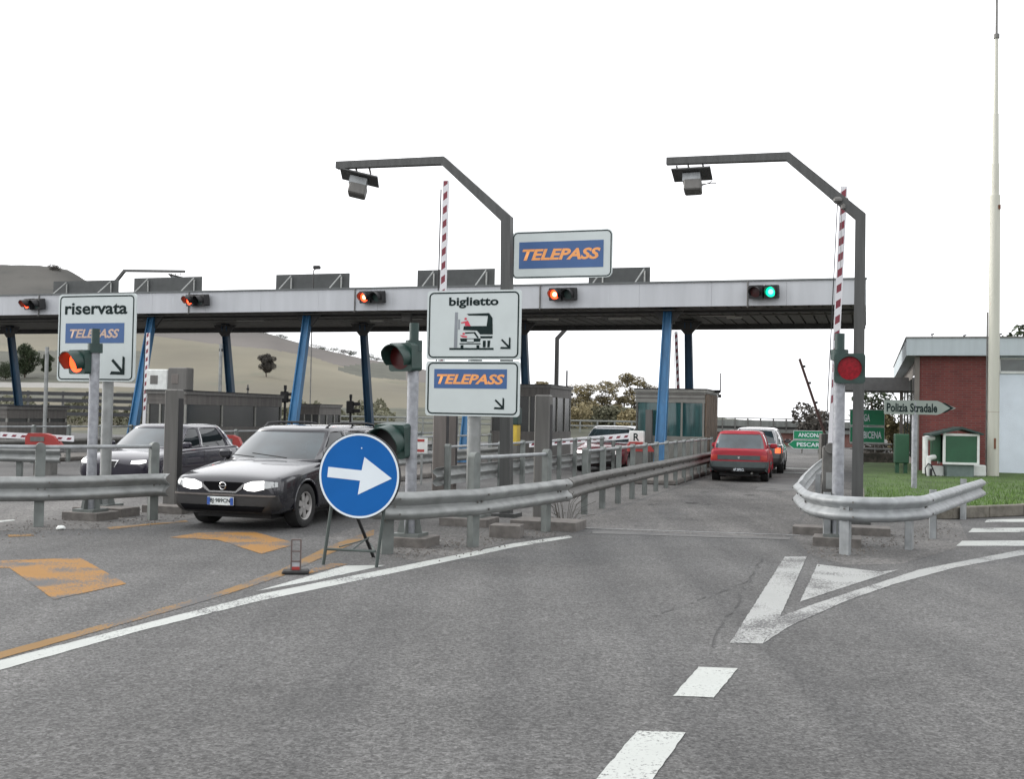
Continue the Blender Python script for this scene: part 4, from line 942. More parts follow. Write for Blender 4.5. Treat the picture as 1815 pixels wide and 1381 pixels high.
pg = MB(); pf = lambda pts, dy=0: pg.face([(SX(a), SZ(b)) for a, b in pts], -.024 - dy, .002)
pf([(797, 616), (875, 616), (875, 619.5), (797, 619.5)])
pf([(827, 555), (866, 554), (872, 563), (873, 592), (851, 592), (845, 585), (821, 584), (822, 577), (862, 577), (864, 559), (830, 558)])  # lorry cab
pf([(851, 595), (873, 595), (872, 599), (852, 599)]); pf([(856, 603), (861, 603), (861, 615), (856, 615)]); pf([(864, 603), (869, 603), (868, 615), (864, 615)])
# car
pf([(824, 588), (842, 587.5), (849, 598), (846, 598.5), (840, 590), (825, 590.5)]); pf([(816, 600), (828, 599), (828, 605), (817, 605)]); pf([(840, 599), (852, 600), (851, 605), (840, 605)]); pf([(815, 607.5), (852, 607.5), (852, 609.5), (815, 609.5)])
pf([(816, 599), (852, 599), (852, 600), (816, 600)], .0021); pf([(828, 605.2), (840, 605.2), (840, 606.2), (828, 606.2)])
pf([(817, 611), (822, 611), (822, 616), (817, 616)], .0021); pf([(845, 611), (850, 611), (850, 616), (845, 616)], .0021)
pg.build('pictogram', ink, o1)
pg = MB(); pf([(806, 552), (811, 552), (811, 615.5), (805, 615.5)]); pf([(812, 565), (815, 565), (815, 583), (812, 583)]); pg.build('pictogram_post', grey_ink, o1)
pg = MB(); pf([(817, 570), (824, 568.5), (829, 567), (834, 577), (824, 576.5), (824, 571.5), (817, 572)]); pf([(815, 593), (822, 594), (828, 595), (828, 597.5), (820, 597)]); pf([(823, 562), (827, 562), (827, 566), (823, 566)]); pf([(820, 589), (824, 589), (824, 592.5), (820, 592.5)]); pg.build('pictogram_driver', red_ink, o1)

# upper TELEPASS sign on the gantry
pt = P(992, 450, p.y + 2.0); ps = Vector((pt.x, pt.y, 0))
t = thing('telepass_sign', 'wide white sign with blue TELEPASS band fixed high on the gantry post', 'road sign', ps, -TH); k2 = pt.y / F / cT * 1.0
zc = pt.z
def UX(px): return (px - 992) * k2 * 1.0
def UZ(py): return zc + (450 - py) * pt.y / F
mb = MB(); mb.face(rrect(UX(907), UZ(493), UX(1083), UZ(408), .09), 0, .03); pn_ = mb.build('panel', plate_m, t)
mb = MB(); frame(mb, UX(909), UZ(491.5), UX(1081.5), UZ(409.5), .085, .018, -.003); mb.build('border', ink, pn_)
mb = MB(); mb.face(rect(UX(920), UZ(475), UX(1068), UZ(427)), -.0035, .0015); mb.build('blue_band', blue_sg, pn_)
text('TELEPASS', orange_sg, pn_, UX(926), UZ(460.5), UX(1063), UZ(440), -.0055, .036, .28)
q = MB()
for py in (425, 475): q.box((UX(975), .05, UZ(py)), (UX(1040) - UX(906), .03, .05))
q.build('bracket', galv_d, t)

# riservata sign
p = G(176, 912); p = Vector((p.x, p.y, 0)); k = p.y / F
t = thing('reserved_lane_sign', 'white riservata sign with blue TELEPASS band at the left lane', 'road sign', p, -TH)
def SX(px): return (px - 180.5) * k / .852
def SZ(py): return up(168, py, p.y)
mb = MB(); mb.tube([(0, .12, .12), (0, .12, SZ(545))], .085, 16); mb.build('post', galv, t, smooth=50)
q = MB(); base_block(q, .62, .5, .12); q.build('footing', conc, t)
q = MB(); q.box((0, .12, .14), (.4, .4, .04))
for kx in range(4):
    an = kx * math.pi / 2; ex = Vector((math.cos(an), math.sin(an), 0)); ey = Vector((-ex.y, ex.x, 0)); q.prism([(.06, .16), (.19, .16), (.1, .45), (.06, .45)], Vector((0, .12, 0)) - ey * .01, ex, Vector((0, 0, 1)), ey, .02)
q.build('base', post_m, t)
mb = MB(); mb.face(rrect(SX(97), SZ(676), SX(237), SZ(520.5), .06), -.02, .03); pn_ = mb.build('panel', plate_m, t)
mb = MB(); frame(mb, SX(99.5), SZ(673.5), SX(234), SZ(523.5), .07, .02, -.023); mb.build('border', ink, pn_)
text('riservata', ink, pn_, SX(109), SZ(557), SX(222), SZ(536), -.024, .026)
mb = MB(); mb.face(rect(SX(111), SZ(608), SX(217.5), SZ(572.5)), -.0235, .0015); mb.build('blue_band', blue_sg, pn_)
text('TELEPASS', mat('faded_letter', (.50, .36, .28), .5), pn_, SX(119), SZ(599), SX(209), SZ(583), -.0255, .03, .28)
am = MB(); arrow_dr(am, SX(220), SZ(664), .27, -.024); am.build('arrow_mark', ink, pn_)

# ================================================================== ROUND ARROW SIGN
fL, fR = G(573, 1001), G(667, 1006); rR = G(662, 988)
mid_ = (fL + fR) / 2; t = thing('arrow_sign', 'round blue sign with white arrow pointing right on a metal trestle', 'road sign', (mid_.x, mid_.y, 0), math.atan2((fR - fL).y, (fR - fL).x))
Y0 = mid_.y; k = Y0 / F; rz = t.rotation_euler[2]
cz = Zat(843, 641, Y0 - .05); cxw = P(641, 843, Y0 - .05).x
loc = Matrix.Rotation(-rz, 3, 'Z') @ (Vector((cxw, Y0 - .05, 0)) - Vector((mid_.x, mid_.y, 0)))
cx_ = loc.x; rad = .455; 
def disc(mb, r, y, th, n=64, r_in=0.0):
    if r_in == 0: mb.face([(cx_ + r * math.cos(2 * math.pi * i / n), cz + r * math.sin(2 * math.pi * i / n)) for i in range(n)], y, th)
    else:
        for i in range(n):
            a, b = 2 * math.pi * i / n, 2 * math.pi * (i + 1) / n
            mb.face([(cx_ + r * math.cos(a), cz + r * math.sin(a)), (cx_ + r * math.cos(b), cz + r * math.sin(b)), (cx_ + r_in * math.cos(b), cz + r_in * math.sin(b)), (cx_ + r_in * math.cos(a), cz + r_in * math.sin(a))], y, th)
yy = -.10
mb = MB(); disc(mb, rad + .008, yy, .035); dk = mb.build('disc_rim', black, t, smooth=30)
mb = MB(); disc(mb, rad - .002, yy - .003, .004); dd_ = mb.build('disc', round_blue, t)
mb = MB(); disc(mb, rad, yy - .005, .002, 64, rad - .022); mb.build('white_ring', plate_w, dd_)
def ap(px, py): return (cx_ + (px - 641) * k, cz + (843 - py) * k)
mb = MB(); mb.face([ap(*q) for q in ((583.5, 829), (646, 833.5), (650.5, 810), (702, 846), (640, 876), (643.5, 851.5), (582, 847))], yy - .006, .004); mb.build('arrow_mark', plate_w, dd_)
mb = MB(); mb.lathe([(0, -.003), (.008, -.002), (.008, 0)], (ap(645, 794.5)[0], yy - .003, ap(645, 794.5)[1]), 'Y', 10); mb.build('rivet', plate_w, dd_)
hw = (fR - fL).length / 2
zt_ = cz + .1
leg_m = mat('trestle_paint', (.06, .075, .07), .5, .2)
q = MB(); q.tube([(-hw, 0, 0), (-hw + .13, -.02, cz)], .02, 8); q.build('leg', leg_m, t, smooth=50)
q = MB(); q.tube([(hw, 0, 0), (hw + .12, -.02, cz)], .02, 8); q.build('leg', leg_m, t, smooth=50)
rl = Matrix.Rotation(-rz, 3, 'Z') @ (rR - Vector((mid_.x, mid_.y, 0)))
q = MB(); q.tube([(rl.x, rl.y, 0), (rl.x - .12, .0, cz)], .019, 8); q.build('leg', black, t, smooth=50)
q = MB(); q.tube([(-hw * .95, 0, .17), (hw * .95, 0, .17)], .016, 6); q.tube([(0, 0, .16), (rl.x - .02, rl.y * .85, .24)], .01, 6); q.tube([(-hw * .4, 0, .2), (rl.x - .02, rl.y * .85, .22)], .008, 6); q.tube([(hw * .95, 0, .17), (rl.x, rl.y * .85, .17)], .01, 6); q.build('brace', leg_m, t)
# broken delineator
p = G(524, 1017); t = thing('lane_delineator', 'small broken red and white delineator frame on a rubber base', 'delineator', (p.x, p.y, 0), R(8)); k = p.y / F
mb = MB(); mb.box((0, 0, .018), (.27, .2, .036), bev=.012); mb.build('base', rubber, t)
mb = MB(); w_ = 8 * k; H = 55 * k
mb.box((-w_, 0, .03 + H / 2), (.014, .03, H)); mb.box((w_, 0, .03 + H / 2), (.014, .03, H))
for f_ in (.3, .62, .99): mb.box((0, 0, .03 + H * f_), (w_ * 2, .03, .014))
mb.build('frame', mat('delineator_frame', (.10, .075, .07), .6), t)
mb = MB(); mb.box((0, 0, .035 + H * .19), (w_ * 1.8, .012, H * .2)); mb.build('white_sheet', mat('dirty_white', (.35, .36, .38), .6), t)
mb = MB(); mb.box((0, -.003, .035 + H * .06), (w_ * 1.85, .02, H * .1)); mb.build('red_sheet', red_h, t)

# ================================================================== GUARDRAILS
xy = lambda v: (v.x, v.y)
# left nose
P1, P2 = G(68, 934), G(270, 922)
guardrail('steel guardrail with tube handrail in front of the lit red signal post', [(-12.5, 14.4), (-9.2, 14.7), (P1.x, P1.y - .06), (P2.x, P2.y - .06), (P(306, 860, 16.45).x, 16.45)], [(-9.3, 14.75), xy(P1), xy(P2)], .70, .34, 1, galv, post_m, hand={'posts': [0, 1, 2], 'z': 1.10, 'r': .03}, pw=.13)
guardrail('far left guardrail behind the riservata sign post', [(-19, 24.6), (-9.6, 23.6)], [(-18, 24.5), (-15.5, 24.3), (-13.0, 24.0), (-10.6, 23.8)], .80, .33, 1, galv, post_m, smooth_n=2)
# centre nose
c1, c2, c3 = G(686, 982), G(838, 970), G(967, 943)
e1 = P(668, 885, 12.9); e2 = P(1000, 870, 16.3)
guardrail('dented guardrail with short handrail in front of the ticket sign', [(e1.x - .15, 13.3), (c1.x, c1.y - .12), (c2.x, c2.y - .14), (c3.x, c3.y - .16), (e2.x, e2.y - .1)], [xy(c1), xy(c2), xy(c3)], .745, .33, 1, galv, post_m, hand={'posts': [1, 2], 'z': 1.12, 'r': .026, 'drop': True, 'pre': 0}, pw=.14, dents=4)
# long rail on the left of the open lane
ps_ = [G(x, y) for x, y in ((1028, 922), (1062, 908), (1092, 897), (1120, 888))]
s0 = P(1001, 870, 17.0)
n_ = 13; pl = [L(-4.62, 18.35 + i * 1.33) for i in range(n_)]
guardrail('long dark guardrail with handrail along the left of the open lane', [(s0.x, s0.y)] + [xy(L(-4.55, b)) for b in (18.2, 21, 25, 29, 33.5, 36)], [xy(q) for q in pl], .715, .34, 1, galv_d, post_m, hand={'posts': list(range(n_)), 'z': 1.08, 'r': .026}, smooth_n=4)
# opposite side of the island, and the other islands
def far_rail(label, a, b0_, b1_, side, m=galv, z=.72, hz=1.08):
    n = int((b1_ - b0_) / 1.5) + 1; ps = [L(a, b0_ + i * 1.5) for i in range(n)]
    guardrail(label, [xy(L(a, b0_ - .4)), xy(L(a, b1_ + .3))], [xy(q) for q in ps], z, .33, side, m, post_m, hand={'posts': list(range(n)), 'z': hz, 'r': .026}, smooth_n=2)
far_rail('guardrail with handrail on the left side of the middle island', -7.2, 18.5, 33.0, -1, galv)
far_rail('guardrail along the right side of the second island behind the estate car', -10.9, 18.0, 32.5, 1)
far_rail('guardrail along the left side of the second island beyond the violet car', -13.2, 27.0, 34.0, -1)
far_rail('guardrail along the right side of the third island', -17.2, 23.0, 34.0, 1)
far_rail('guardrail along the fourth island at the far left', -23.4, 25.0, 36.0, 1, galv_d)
# right nose: wraps round and flares out
r1, r2, r3, r4 = G(1510, 990), G(1615, 976), G(1653, 955), G(1707, 921)
rb = G(1452, 966)
e = P(1733, 862, 18.9)
pth = [xy(L(-1.05, 31)), xy(L(-1.05, 25)), xy(L(-1.0, 20)), (4.72, 17.6), (4.40, 16.6), (4.2, 15.6), (4.06, 14.9), (4.02, 14.5), (4.04, 14.2), (4.1, 13.98), (4.22, 13.82), (4.4, 13.74), (4.7, 13.76), (5.22, 14.16), (5.32, 14.30), (e.x, e.y)]
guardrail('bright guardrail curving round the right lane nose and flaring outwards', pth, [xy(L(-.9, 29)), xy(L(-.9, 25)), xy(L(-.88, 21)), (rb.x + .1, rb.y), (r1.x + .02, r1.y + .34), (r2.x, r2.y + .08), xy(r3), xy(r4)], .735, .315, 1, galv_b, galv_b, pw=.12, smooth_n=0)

# plinths and loose blocks
plinth('low concrete footing to the right of the lit red signal post', G(205, 915), .55, .45, .14)
plinth('wide low concrete slab under the grey column by the centre guardrail', G(972, 937), 1.0, .62, .13)
plinth('loose concrete block on the nose behind the centre guardrail', G(898, 952), .42, .34, .17, -TH + R(6))
plinth('concrete slab at the bottom of the left grey column', G(306, 908), .75, .6, .12)
plinth('concrete slab on the ground left of the right signal post', G(1440, 947), .55, .4, .12)
plinth('concrete slab on the ground right of the right gantry post', G(1540, 948), .6, .45, .12)
# columns (vehicle detector posts)
def detector(label, px, pyb, pyt, wpx, m, red=None, dark_side=True):
    p = G(px, pyb); k = p.y / F; zt = Zat(pyt, px, p.y)
    t = thing('detector_column', label, 'detector column', (p.x, p.y, 0), -TH, 'vehicle detector columns')
    mb = MB(); w_ = wpx * k / 1.1; mb.box((0, 0, zt / 2), (w_, w_ * .75, zt), bev=.02); mb.build('column', m, t)
    q = MB(); q.box((w_ / 2 - .01, -.0, zt / 2 + .1), (.03, w_ * .5, zt - .5)); q.build('sensor_strip', black, t)
    if red: q = MB(); q.face(rect(-w_ * .32, Zat(red + 3, px, p.y), w_ * .32, Zat(red - 3, px, p.y)), -w_ * .375 - .006, .003); q.build('red_mark', mat('red_mark', (.6, .05, .08), .5), t)
    q = MB(); q.box((0, 0, .05), (w_ * 1.3, w_ * 1.1, .1), bev=.01); q.build('foot', conc, t)
detector('tall grey detector column between the violet car and the estate car', 304, 906, 690, 30, cab_m)
detector('tall grey detector column behind the end of the centre guardrail', 960, 928, 700, 31, cab_m)
detector('brownish detector column with a small red mark below the ticket sign', 779, 895, 668, 27, cab2_m, 834)
detector('narrow brown detector column just right of the red-marked one', 800, 890, 668, 16, cab2_m)

# ================================================================== BARRIERS
def striped(w_):
    k_ = 'arm_stripes_%d' % round(w_ * 1000)
    if k_ in MATS: return MATS[k_]
    m = bpy.data.materials.new(k_); m.use_nodes = True; t = m.node_tree; n = t.nodes; lk = t.links; b = n['Principled BSDF']; b.inputs['Roughness'].default_value = .5
    tc = n.new('ShaderNodeTexCoord'); sp_ = n.new('ShaderNodeSeparateXYZ'); lk.new(tc.outputs['Object'], sp_.inputs[0])
    def mt(op, a, b_=0.0, c_=None):
        x = n.new('ShaderNodeMath'); x.operation = op
        for i_, v in enumerate((a, b_) if c_ is None else (a, b_, c_)):
            if hasattr(v, 'links'): lk.new(v, x.inputs[i_])
            else: x.inputs[i_].default_value = v
        return x.outputs[0]
    u = mt('MULTIPLY_ADD', sp_.outputs[0], -.7, sp_.outputs[2]); f = mt('FRACT', mt('DIVIDE', u, .27))
    r_ = mt('MULTIPLY', mt('LESS_THAN', f, .5), mt('LESS_THAN', mt('ABSOLUTE', sp_.outputs[0]), w_ * .34)); r_ = mt('MULTIPLY', r_, mt('GREATER_THAN', sp_.outputs[2], .75))
    mx = n.new('ShaderNodeMix'); mx.data_type = 'RGBA'; lk.new(r_, mx.inputs['Factor']); mx.inputs['A'].default_value = (.62, .62, .64, 1); mx.inputs['B'].default_value = (.17, .02, .035, 1); lk.new(mx.outputs['Result'], b.inputs['Base Color'])
    MATS[k_] = m; return m
def barrier(label, p, ptop, pbot, w_=.11, cab=True, strip=True, rz=-TH, thin=False):
    """raised arm from pbot up to ptop (world points)"""
    t = thing('raised_barrier', label, 'barrier', (p.x, p.y, 0), rz, 'raised striped barrier arms')
    inv = Matrix.Rotation(-rz, 3, 'Z'); A = inv @ (pbot - Vector((p.x, p.y, 0))); B = inv @ (ptop - Vector((p.x, p.y, 0)))
    d = (B - A); LL = d.length; d.normalize(); sx = Vector((1, 0, 0)); sx = (sx - d * sx.dot(d)).normalized(); ny = sx.cross(d); ny = ny if ny.y < 0 else -ny
    Mf = Matrix((sx, ny, d)).transposed().to_4x4(); Mf.translation = A; Mi = Mf.inverted()
    mb = MB(); mb.prism(rect(-w_ / 2, 0, w_ / 2, LL), A, sx, d, -ny, .05); arm = mb.build('arm', striped(w_), t, M=Mi); arm.matrix_local = Mf
    q = MB(); q.prism(rect(-w_ / 2 - .045, 0, -w_ / 2 - .03, LL * .97), A, sx, d, -ny, .03); q.build('edge_strip', black, t)
    if cab:
        q = MB(); q.box((A.x, A.y + .25, (A.z - .1) / 2 + .05), (.30, .34, A.z + .1), bev=.02); cbx = q.build('cabinet', galv_d, t)
        q = MB(); q.box((A.x, A.y + .06, A.z * .55), (.16, .03, .28)); q.box((A.x - .05, A.y + .06, A.z * .25), (.1, .03, .1)); q.build('door', galv, cbx)
        q = MB(); q.lathe([(0, -.06), (.09, -.06), (.1, 0), (.1, .08), (0, .08)], (A.x, A.y + .02, A.z + .02), 'Y', 14); q.build('pivot', galv_d, t)
    return t
p = G(1462, 921); Y = p.y; barrier('tall white and red raised barrier arm at the right lane, before the gantry', p, P(1496, 330, Y), P(1473, 797, Y), .115)
p = G(786, 889); Y = p.y; barrier('tall white and red raised barrier arm rising behind the ticket sign', p, P(790, 320, Y), P(777, 800, Y), .12)
b = 31.0; pt = L(a_at(255, b), b); barrier('thin white and red raised barrier arm beside the left blue column', pt, P(262, 590, pt.y), P(254, 770, pt.y), .12)
pt = L(a_at(1203, 41), 41); barrier('striped raised barrier arm far behind the glass booth', pt, P(1198, 588, pt.y), P(1204, 740, pt.y), .12)
pt = P(1460, 760, 40); pt.z = 0; t = thing('raised_barrier', 'dark half-raised barrier arm beyond the red car, leaning left', 'barrier', pt, 0, 'raised striped barrier arms')
A = P(1462, 770, 40) - pt; B = P(1417, 636, 40) - pt
mb = MB(); mb.tube([A, B], .05, 8); mb.build('arm', mat('dark_arm', (.10, .055, .05), .6), t)
mb = MB(); 
for f_ in (.42, .68, .9): c = A.lerp(B, f_); mb.box((c.x + .06, c.y, c.z), (.12, .08, .08))
mb.build('lamps', black, t); mb = MB(); mb.box((A.x, A.y, A.z / 2), (.35, .35, A.z + .05), bev=.02); mb.build('cabinet', galv_d, t)
# closed barriers with red housings
def closed_bar(label, P0, P1, hx0, hx1, Y, py, m_len=True):
    pass
def hbar(label, xa, ya, xb, yb, Y, house, grp='closed barriers across the lanes'):
    A, B = P(xa, ya, Y), P(xb, yb, Y); base = Vector((P(house[0], 800, Y).x, Y, 0))
    t = thing('closed_barrier', label, 'barrier', base, 0, grp)
    d = B - A; LL = d.length; mb = MB(); o = A - base; dn = d.normalized(); upv = Vector((0, 0, 1))
    h = 17 * Y / F * .6
    mb.prism(rect(0, -h / 2, LL, h / 2), o, dn, upv, Vector((0, 1, 0)), .05); arm = mb.build('arm', bar_w, t)
    q = MB(); n = int(LL / .22)
    for i in range(n): q.prism([(.05 + i * LL / n, -h * .22), (.15 + i * LL / n, -h * .22), (.19 + i * LL / n, h * .16), (.09 + i * LL / n, h * .16)], o - Vector((0, .004, 0)), dn, upv, Vector((0, 1, 0)), .003)
    q.build('stripe_pattern', bar_r, arm)
    hx0, hy0, hx1, hy1 = house; a_, b_ = P(hx0, hy1, Y) - base, P(hx1, hy0, Y) - base
    q = MB(); w_ = b_.x - a_.x; hh = b_.z - a_.z
    q.prism([(0, 0), (w_, 0), (w_ * .8, hh * .8), (w_ * .55, hh), (w_ * .08, hh), (0, hh * .7)], a_ + Vector((0, -.12, 0)), Vector((1, 0, 0)), upv, Vector((0, 1, 0)), .25); q.build('housing', red_h, t)
    q = MB(); q.box((a_.x + w_ * .35, -.125, a_.z + hh * .5), (w_ * .4, .02, hh * .4)); q.build('hatch', cab_m, t)
    q = MB(); q.box(((a_.x + b_.x) / 2, .1, a_.z / 2), (w_ * .5, .4, a_.z)); q.build('cabinet', galv_d, t)
hbar('closed barrier with white arm and red pivot housing at the far left', 0, 771, 130, 778, 27, (48, 769, 110, 788))
hbar('closed barrier with long striped arm in front of the maroon car', 938, 788, 1116, 773, 31.5, (1112, 784, 1160, 800))
hbar('closed barrier with red housing between the violet car and the estate car', 418, 792, 440, 790, 29, (392, 772, 432, 792))
# notice box on the barrier machine
p = P(1129, 775, 31.8); t = thing('notice_box', 'small white box with a symbol above the barrier housing by the glass booth', 'notice', (p.x, p.y, 0), -TH)
mb = MB(); mb.box((0, 0, p.z), (.42, .2, .36), bev=.02); mb.build('box', white_f, t)
text('R', ink, t, -.08, p.z - .11, .09, p.z + .11, -.103, .02)
mb = MB(); mb.box((0, .02, (p.z - .15) / 2), (.3, .2, p.z - .15)); mb.build('stand', red_h, t)

booth_wd = mat('dark_booth_window', (.022, .024, .022), .25, 0, .3, 2)
# ================================================================== BOOTHS
def booth(label, a0_, a1_, b0_, b1_, zt, gl=True, dark=False, side=None, mull=(.33, .66)):
    t = thing('toll_booth', label, 'toll booth', L(a0_, b0_), -TH, 'toll booths on the islands')
    w_, d_ = a1_ - a0_, b1_ - b0_; z0 = .13; zs, zh = 1.12, zt - .42
    m = booth_d if dark else booth_m
    mb = MB(); mb.box((w_ / 2, d_ / 2, (z0 + zs) / 2), (w_, d_, zs - z0)); mb.build('lower_wall', m, t)
    mb = MB(); mb.box((w_ / 2, d_ / 2, (zh + zt - .1) / 2), (w_, d_, zt - .1 - zh)); mb.build('header', m, t)
    mb = MB(); mb.box((w_ / 2, d_ / 2, zt - .05), (w_ + .1, d_ + .1, .1)); rf = mb.build('roof', booth_m if not dark else cab_m, t)
    mb = MB(); mb.box((w_ / 2, d_ / 2, zt + .015), (w_ + .14, d_ + .14, .03)); mb.build('roof_edge', black, rf)
    mb = MB(); mb.box((w_ / 2, -.004, zt - .16), (w_, .02, .03)); mb.box((w_ / 2, -.004, zt - .28), (w_, .02, .03)); mb.build('trim', booth_d, t)
    q = MB(); q.box((w_ / 2, d_ / 2, (zs + zh) / 2), (w_ - .08, d_ - .08, zh - zs)); q.build('windows', booth_g if not dark else booth_wd, t)
    for fx in (0.02,) + tuple(mull) + (.98,):
        for y in (.03, d_ - .03): q = MB(); q.box((w_ * fx, y, (zs + zh) / 2), (.06, .055, zh - zs)); q.build('mullion', booth_m, t)
    for fy in (.35, .7):
        for x in (.03, w_ - .03): q = MB(); q.box((x, d_ * fy, (zs + zh) / 2), (.055, .06, zh - zs)); q.build('mullion', booth_m, t)
    if side:
        for k in range(5): q = MB(); q.box((w_ + .02, .12 + k * (d_ - .2) / 5 + .2, (z0 + zt - .12) / 2), (.03, (d_ - .2) / 5 - .05, zt - .15 - z0)); q.build('side_panel', rusty, t)
    return t
zb = Zat(690, 1190, 34.9)
bA = booth('glazed grey toll booth with rusty reflection painted on its side left of the red car', a_at(1127, 35), a_at(1250, 35) , 35, 38, zb, side=True, mull=(.02, .33, .67))
q = MB(); q.box((a_at(1250, 35) - a_at(1127, 35) + .1, 2.0, zb + .0), (.25, .12, .1), bev=.02); q.box((a_at(1250, 35) - a_at(1127, 35) + .2, 2.0, zb - .15), (.1, .1, .1)); q.build('cctv', black, bA)
q = MB(); q.tube([(2.35, 2.8, zb), (2.35, 2.8, zb + .65)], .02, 6); q.build('aerial', black, bA)
q = MB(); q.box((.55, -.5, 1.1), (.2, .2, 1.7)); q.build('ticket_pillar', cab_m, bA)
zb = Zat(683, 930, 38.5); booth('grey toll booth partly hidden by the ticket sign, dark windows', a_at(870, 38), a_at(975, 38), 38, 41, zb + .05, dark=True)
zb = Zat(693, 330, 34.5)
bC = booth('low dark grey booth with air conditioners on its roof behind the violet car', a_at(262, 30), a_at(330, 30), 30, 36, zb, dark=True)
bx = MB(); w_ = a_at(330, 30) - a_at(262, 30)
for i, (x0, x1, y0, y1, m_, lb) in enumerate(((265, 302, 655, 681, white_f, 'white air conditioner unit on the booth roof'), (303, 337, 652, 683, cab_m, 'grey air conditioner unit beside the white one on the booth roof'))):
    b = 30.8; pt = L(a_at((x0 + x1) / 2, b), b); zz0 = bC.location.z + zb + .03; w1 = a_at(x1, b) - a_at(x0, b)
    t = thing('air_conditioner', lb, 'air conditioner', (pt.x, pt.y, zz0), -TH, 'air conditioners on the booth roof')
    q = MB(); hh = Zat(y0, (x0 + x1) / 2, pt.y) - zz0; q.box((0, 0, hh / 2), (w1, .4, hh), bev=.03); q.build('case', m_, t)
    q = MB(); q.box((-w1 * .12, -.2, hh * .5), (w1 * .36, .03, hh * .42), bev=.01); q.build('fan_grille', cab_m if i == 0 else cab2_m, t)
booth('dark booth at the left edge of the plaza behind the barrier', a_at(-45, 31), a_at(14, 31), 31, 34, Zat(720, 0, 41), dark=True)
booth('small dark booth seen beyond the roof of the estate car', a_at(528, 42), a_at(567, 42), 42, 44, Zat(716, 547, 43), dark=True)
# far small signals and poles
def small_signal(label, px, ytop, ybot, Y, w_=.3):
    c = P(px, ybot, Y); t = thing('traffic_light', label, 'traffic light', (c.x, c.y, 0), 0, 'small dark signals beyond the plaza'); zt = Zat(ytop, px, Y); zb = c.z
    mb = MB(); mb.tube([(0, 0, 0), (0, 0, zt)], .05, 8); mb.build('pole', black, t)
    h = zt - zb; q = MB(); q.box((0, -.1, zb + h * .5), (w_, .2, h * .7), bev=.03); q.tube([(0, 0, zt), (0, 0, zt + .15)], .06, 8); q.build('housing', black, t)
    q = MB()
    for s_ in (.3, .68): q.box((w_ * .9, -.12, zb + h * s_), (w_ * .9, .16, h * .2), bev=.02)
    q.build('visor', black, t)
small_signal('small black signal head beyond the plaza left of the estate car roof', 431, 706, 738, 44)
small_signal('small black signal head beside the leaning blue column', 505, 690, 718, 42)
small_signal('small black signal head beyond the roof rails of the estate car', 621, 706, 738, 44)
small_signal('small black signal in front of the far left hedge', 66, 735, 755, 44)
for px, yt, yb, Y, r, lb, m_ in ((79, 615, 770, 38, .07, 'pale thin pole left of the riservata sign', galv), (1003, 657, 765, 46, .035, 'thin black mast with a small camera left of the pine grove', black), (549, 560, 740, 62, .035, 'thin grey mast right of the leaning blue column', galv_d), (388, 610, 760, 37, .06, 'pale thin pole beside the dark rear column', galv), (438, 682, 740, 52, .04, 'short thin mast behind the small black signal', galv_d)):
    c = P(px, yb, Y); t = thing('thin_pole', lb, 'pole', (c.x, c.y, 0)); mb = MB(); zt = Zat(yt, px, Y); mb.tube([(0, 0, 0), (0, 0, zt)], r, 8); mb.build('pole', m_, t)
    q = MB(); q.box((.1 if px == 1003 else 0, 0, zt - (1.0 if px == 1003 else .2)), (.35 if px == 1003 else .12, .1, .12), bev=.02); q.build('fitting', black, t)
# yellow ticket machine and small red/white sign
p = P(911, 770, 33); t = thing('ticket_machine', 'yellow and dark green machine at the right of the ticket sign post', 'ticket machine', (p.x, p.y, 0), -TH)
mb = MB(); mb.box((0, 0, 1.1), (.3, .35, .6), bev=.02); mb.build('body', yel, t); mb = MB(); mb.box((0, 0, 1.66), (.36, .4, .5), bev=.02); mb.build('head', dgreen, t); mb = MB(); mb.box((0, 0, .4), (.3, .36, .8)); mb.build('base', cab_m, t)
p = P(747, 790, 26); t = thing('notice_board', 'small white notice with red bars between the signal post and detector column', 'notice', (p.x, p.y, 0), -TH)
zc = p.z; mb = MB(); mb.box((0, 0, zc), (.3, .03, .36)); mb.build('panel', white_f, t)
mb = MB(); mb.box((-.02, -.018, zc + .12), (.2, .006, .06)); mb.box((-.02, -.018, zc - .12), (.2, .006, .06)); mb.build('red_bars', red_h, t); mb = MB(); mb.tube([(0, .03, 0), (0, .03, zc + .1)], .03, 8); mb.build('post', galv, t)
p = P(481, 716, 45); t = thing('notice_board', 'small round red sign beyond the estate car roof', 'notice', (p.x, p.y, 0), -TH)
mb = MB(); mb.lathe([(0, -.02), (.2, -.02), (.2, .02), (0, .02)], (0, 0, p.z), 'Y', 20); mb.build('panel', mat('pale_red', (.5, .12, .14), .5), t); mb = MB(); mb.tube([(0, .03, 0), (0, .03, p.z)], .03, 8); mb.build('post', galv, t)
